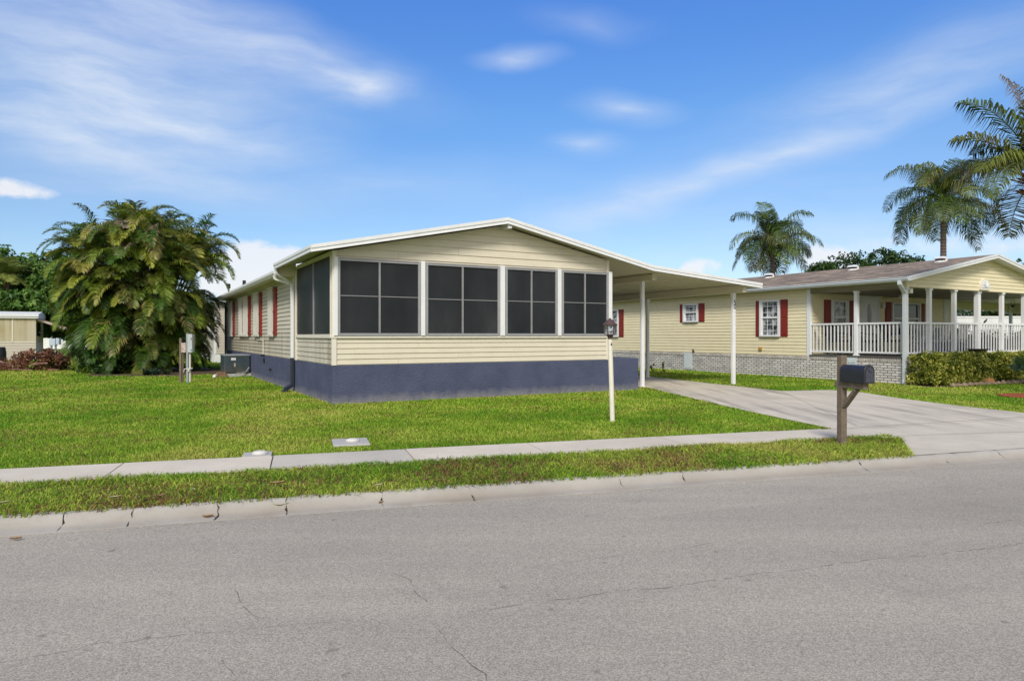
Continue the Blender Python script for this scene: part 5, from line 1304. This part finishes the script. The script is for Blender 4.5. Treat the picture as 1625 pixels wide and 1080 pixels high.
def grass_cols(P, dry, seed):
    a = vnoise(P, .28, seed)*.42+vnoise(P, .85, seed+1)*.42+vnoise(P, 2.6, seed+2)*.34; n = len(P); rg = RNG
    G0 = np.array([(.125,.275,.018), (.205,.37,.027), (.325,.46,.046), (.47,.49,.10)])
    w = np.clip((a-.27)*1.7+rg.normal(size=n)*.22, 0, .999)*3; lo = w.astype(int); fr = (w-lo)[:, None]
    C = G0[lo]*(1-fr)+G0[np.minimum(lo+1, 3)]*fr; C *= rg.uniform(.7, 1.3, n)[:, None]
    dd = rg.uniform(size=n) < dry*np.clip((vnoise(P, 1.7, seed+5)-.35)*2.6, .05, 1.6)
    B = np.array([(.30,.17,.07), (.36,.26,.11), (.22,.10,.04)])[rg.integers(0, 3, n)]*rg.uniform(.6, 1.2, n)[:, None]
    C[dd] = B[dd]; return C
def scatter(x0, x1, y0, y1, dens):
    n = int((x1-x0)*(y1-y0)*dens); return np.c_[RNG.uniform(x0, x1, n), RNG.uniform(y0, y1, n)]
VV = []; FF = []; TT = []; base = 0
def push(V, Fq, T):
    global base
    VV.append(V); TT.append(T); FF.extend([f+base for f in Fq]); base += len(V)
for y0, y1, dens, hh, ww in ((6.0, 9.5, 3000, .042, .0062), (9.5, 12.5, 2100, .042, .0075), (12.5, 16.5, 1200, .045, .011), (16.5, 22, 650, .05, .016), (22, 32, 260, .06, .028), (32, 56, 70, .07, .05)):
    P = scatter(-y1*.9, y1*.9, y0, y1, dens); P = P[lawn_mask(P)]; n = len(P)
    clump = .75+.5*vnoise(P, 5, 3); h = hh*RNG.uniform(.6, 1.25, n)*clump; w = ww*RNG.uniform(.7, 1.3, n)
    push(*blades(P, h, w, RNG.uniform(.2, 1.2, n), grass_cols(P, .17, 20)))
o = fast('lawn_grass', np.vstack(VV), FF, np.vstack(TT), GRASSM); tag(o, 'short green lawn grass of the front and side yards', 'grass', kind='stuff')
# verge: taller, scruffier, with brown litter
VV = []; FF = []; TT = []; base = 0
sE = toS(G(1449.5,722.5))[0]; sE2 = toS(G(1430,695))[0]
s0 = -11.0
m = int((sE2-s0)*1.28*4300); s = RNG.uniform(s0, sE2+.02, m); n = RNG.uniform(6.0, 7.35, m)
ok = s < sE+.02+(sE2-sE)*(n-6.06)/(7.12-6.06)
s, n = s[ok], n[ok]; P = np.c_[SX*s-SY*n, SY*s+SX*n]
bare = vnoise(P, 1.5, 60)*.6+vnoise(P, 4.5, 61)*.4; keep = RNG.uniform(size=len(P)) < np.clip(1.5-bare*1.1, .45, 1); P = P[keep]
nn = len(P); h = .058*RNG.uniform(.5, 1.3, nn)*(.7+.6*vnoise(P, 4, 62)); w = .0075*RNG.uniform(.7, 1.3, nn)
push(*blades(P, h, w, RNG.uniform(.3, 1.5, nn), grass_cols(P, .36, 70)*np.array([.98,.95,.95])))
# brown dead blades lying flat
m = 17000; s = RNG.uniform(s0, sE-.1, m); n = RNG.uniform(6.04, 7.2, m); P = np.c_[SX*s-SY*n, SY*s+SX*n]
b_ = vnoise(P, 1.5, 60)*.6+vnoise(P, 4.5, 61)*.4; P = P[(b_ > .52) | (RNG.uniform(size=m) < .12)]; nn = len(P)
B = np.array([(.34,.17,.07), (.42,.28,.13), (.25,.11,.05), (.16,.08,.04)])[RNG.integers(0, 4, nn)]*RNG.uniform(.6, 1.2, nn)[:, None]
V, Fq, T = blades(P, np.full(nn, .05)*RNG.uniform(.6, 1.4, nn), np.full(nn, .007), np.full(nn, 1.7), B); push(V, Fq, T)
o = fast('verge_grass', np.vstack(VV), FF, np.vstack(TT), GRASSM); tag(o, 'scruffy grass strip with brown litter between sidewalk and kerb', 'grass', kind='stuff')
mb = MB(); mb.add([S(-60,6.03,-.010), S(sE-.06,6.03,-.010), S(sE2-.06,7.30,-.010), S(-60,7.30,-.010)], [(0,1,2,3)])
tag(build(mb, 'verge', pm('verge_soil', (.13,.10,.045), .95, .5, 5, bmp=.9)), None, None, kind='structure')
# dead leaves along the kerb
random.seed(12)
LFM = pm('dry_leaf', (.30,.19,.09), .8, .4, 30); LFG = pm('pale_leaf', (.34,.33,.17), .7, .3, 30)
def dead_leaf(px, py, l, z, a, green, label, group):
    l *= .72; p = G(px, py, z); t = MB(); d = Vector((math.cos(a), math.sin(a), 0)); sd = Vector((-d.y, d.x, 0)); P = []
    for i in range(7):
        q = -1+2*i/6; wdt = l*.2*(1-abs(q)**1.6)+.002; c = p+d*q*l*.5+sd*l*.08*math.sin(q*2)+zv*(.010+.004*q*q)
        P += [c-sd*wdt+zv*.012, c, c+sd*wdt+zv*.012]
    fs = [(i*3+j, i*3+j+1, (i+1)*3+j+1, (i+1)*3+j) for i in range(6) for j in range(2)]
    t.add(P, fs); o = build(t, 'dead_leaf', LFG if green else LFM, None, True); tag(o, label, 'leaf', group)
KG = 'dead leaves along the kerb'
dl = 'curled brown dead leaf lying along the kerb and gutter'
dead_leaf(446, 803, .17, -.06, .2, True, 'large pale green dead leaf in the broken kerb gutter', KG)
for px, py, l, a in ((463,801,.12,.6), (521,799,.16,.25), (186,822,.09,.3), (227,819,.08,.1), (330,821,.11,.25), (352,815,.07,1.2), (25,857,.10,.2), (975,764,.1,.3), (605,799,.09,.9)): dead_leaf(px, py, l, -.097 if py > 840 else -.088, a, False, dl, KG)
for px, py, l, a, g_ in ((183,791,.12,.4,True), (255,789,.11,1.1,False), (306,779,.1,1.7,True), (440,768,.2,.3,False), (600,772,.12,.5,True), (5,800,.12,.4,True)): dead_leaf(px, py, l, .035, a, g_, 'pale dry leaf lying on the scruffy grass strip', 'dead leaves on the grass strip')

# ------------------------------------------------------------------ sky, sun, camera
SUN_EL, SUN_AZ = R(41), R(190)      # azimuth measured from +Y clockwise
wd = bpy.data.worlds.new('World'); scene.world = wd; wd.use_nodes = True; nt = wd.node_tree
bg = nt.nodes['Background']; sky = N(nt, 'ShaderNodeTexSky'); sky.sky_type = 'NISHITA'; sky.sun_disc = False
sky.sun_elevation = SUN_EL; sky.sun_rotation = SUN_AZ; sky.air_density = 1.0; sky.dust_density = .6; sky.ozone_density = 2.0
tc = N(nt, 'ShaderNodeTexCoord'); sp = N(nt, 'ShaderNodeSeparateXYZ'); lk(nt, tc.outputs['Generated'], sp.inputs[0])
az = mathn(nt, 'ARCTAN2', sp.outputs[0], sp.outputs[1]); el = mathn(nt, 'ARCSINE', sp.outputs[2])
cb = N(nt, 'ShaderNodeCombineXYZ'); lk(nt, az, cb.inputs[0]); lk(nt, el, cb.inputs[1])
def ae(px, py):
    dx = (px-CX)/F; dy = (HY-py)/F; return math.atan(dx), math.atan(dy/math.sqrt(1+dx*dx))
def distort(vec, sc, amt, det=4):
    n = N(nt, 'ShaderNodeTexNoise'); n.inputs['Scale'].default_value = sc; n.inputs['Detail'].default_value = det; lk(nt, vec, n.inputs['Vector'])
    s = N(nt, 'ShaderNodeVectorMath'); s.operation = 'SUBTRACT'; lk(nt, n.outputs['Color'], s.inputs[0]); s.inputs[1].default_value = (.5,.5,.5)
    m = N(nt, 'ShaderNodeVectorMath'); m.operation = 'MULTIPLY_ADD'; lk(nt, s.outputs[0], m.inputs[0]); m.inputs[1].default_value = (amt, amt*.6, 0); lk(nt, vec, m.inputs[2]); return m.outputs[0]
W1_ = distort(cb.outputs[0], 4.0, .12, 3); W2_ = distort(cb.outputs[0], 26, .035, 6)
def blobm(vec, px, py, rx, ry, rot, amp, powr=1.6):
    a, e = ae(px, py); mp_ = N(nt, 'ShaderNodeMapping'); mp_.vector_type = 'TEXTURE'; mp_.inputs['Location'].default_value = (a, e, 0); mp_.inputs['Rotation'].default_value = (0,0,R(rot)); mp_.inputs['Scale'].default_value = (rx/F, ry/F, 1)
    lk(nt, vec, mp_.inputs[0]); g_ = N(nt, 'ShaderNodeTexGradient'); g_.gradient_type = 'SPHERICAL'; lk(nt, mp_.outputs[0], g_.inputs[0])
    return mathn(nt, 'MULTIPLY', mathn(nt, 'POWER', g_.outputs['Fac'], powr), amp)
tot = None
for b in [(180,150,440,150,-8,1.05), (250,30,360,110,-12,.75), (130,232,330,48,-8,.75), (320,215,260,50,-6,.55), (480,95,330,70,-14,.5), (575,140,110,42,12,1.0), (505,125,150,38,-12,.55), (820,88,100,24,2,1.1), (930,35,130,30,-8,.35), (990,174,105,34,-10,.8), (935,232,85,28,-4,.7),
          (1230,252,520,34,14.5,.85), (960,330,260,55,12,.5), (1400,140,330,60,12,.42), (1480,100,300,70,10,.35), (1330,385,420,55,3,.5), (640,300,420,60,4,.28), (250,300,420,50,0,.3), (60,150,200,200,0,.35), (1180,330,700,220,10,.22)]:
    v_ = blobm(W1_, *b); tot = v_ if tot is None else mathn(nt, 'ADD', tot, v_)
mpn = N(nt, 'ShaderNodeMapping'); mpn.inputs['Rotation'].default_value = (0,0,R(-6)); mpn.inputs['Scale'].default_value = (4.2, 20, 1); lk(nt, W1_, mpn.inputs[0])
wn = N(nt, 'ShaderNodeTexNoise'); wn.inputs['Scale'].default_value = 1.6; wn.inputs['Detail'].default_value = 7; wn.inputs['Roughness'].default_value = .62; lk(nt, mpn.outputs[0], wn.inputs['Vector'])
wf = N(nt, 'ShaderNodeMapRange'); wf.inputs['From Min'].default_value = .28; wf.inputs['From Max'].default_value = .72; wf.inputs['To Min'].default_value = .45; wf.inputs['To Max'].default_value = 1.15; lk(nt, wn.outputs['Fac'], wf.inputs['Value'])
cir = mathn(nt, 'MULTIPLY', mathn(nt, 'MULTIPLY', tot, wf.outputs[0]), .85, clamp=True)
cum = None
for b in [(395,420,62,44,0,2.6), (450,408,44,22,12,2.4), (360,440,60,40,0,2.2), (1305,414,44,30,0,2.2), (1110,425,34,20,0,1.5), (20,296,60,15,-3,1.5), (1400,395,120,24,2,.55), (1600,390,120,40,0,.6)]:
    v_ = blobm(W2_, *b, 1.0); cum = v_ if cum is None else mathn(nt, 'ADD', cum, v_)
cn = N(nt, 'ShaderNodeTexNoise'); cn.inputs['Scale'].default_value = 34; cn.inputs['Detail'].default_value = 6; cn.inputs['Roughness'].default_value = .6; lk(nt, cb.outputs[0], cn.inputs['Vector'])
cum = ramp(nt, mathn(nt, 'MULTIPLY', cum, mathn(nt, 'ADD', mathn(nt, 'MULTIPLY', cn.outputs['Fac'], 1.7), -.25)), [(.12, 0), (.62, .92)])
hs = N(nt, 'ShaderNodeHueSaturation'); hs.inputs['Saturation'].default_value = 1.15; hs.inputs['Value'].default_value = 1.0; lk(nt, sky.outputs[0], hs.inputs['Color'])
elr = ramp(nt, mathn(nt, 'DIVIDE', el, R(30)), [(.0, (.80,.83,.93)), (.35, (.80,.85,.96)), (.6, (.73,.93,1.13)), (1.0, (.66,.94,1.45))])
SKYT = mixc(nt, 1.0, hs.outputs[0], elr, 'MULTIPLY')
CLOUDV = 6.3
# thin cloud added over the unseen sun side, for soft warm-white fill light
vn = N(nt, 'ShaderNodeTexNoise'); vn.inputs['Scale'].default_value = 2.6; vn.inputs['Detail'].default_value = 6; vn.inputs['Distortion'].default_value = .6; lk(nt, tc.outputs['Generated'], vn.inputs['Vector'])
fill_veil = ramp(nt, mathn(nt, 'ADD', mathn(nt, 'MULTIPLY', sp.outputs[1], -1.0), mathn(nt, 'MULTIPLY', mathn(nt, 'SUBTRACT', vn.outputs['Fac'], .5), .5)), [(0.0, 0), (.35, .9)])
SKYT = mixc(nt, fill_veil, SKYT, (CLOUDV*1.0, CLOUDV*.96, CLOUDV*.90))
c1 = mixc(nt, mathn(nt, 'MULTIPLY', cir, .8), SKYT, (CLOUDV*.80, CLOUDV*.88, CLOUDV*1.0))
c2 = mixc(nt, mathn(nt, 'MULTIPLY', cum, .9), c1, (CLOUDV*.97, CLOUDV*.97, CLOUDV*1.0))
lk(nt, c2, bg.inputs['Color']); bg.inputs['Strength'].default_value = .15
sl = bpy.data.lights.new('sun', 'SUN'); sl.energy = 3.3; sl.angle = R(15); sl.color = (1, .945, .86)
so = bpy.data.objects.new('sun', sl); COL.objects.link(so)
sd = Vector((math.sin(SUN_AZ)*math.cos(SUN_EL), math.cos(SUN_AZ)*math.cos(SUN_EL), math.sin(SUN_EL)))
so.rotation_euler = sd.to_track_quat('Z', 'Y').to_euler(); so.location = sd*60
cam = bpy.data.cameras.new('camera'); co = bpy.data.objects.new('camera', cam); COL.objects.link(co)
co.location = (0,0,H); co.rotation_euler = (pi/2,0,0); cam.sensor_width = 36; cam.lens = 36*F/1625; cam.shift_y = -(540-HY)/1625; cam.clip_end = 3000; cam.clip_start = .05
scene.camera = co
scene.view_settings.view_transform = 'Standard'; scene.view_settings.look = 'None'; scene.view_settings.exposure = 0
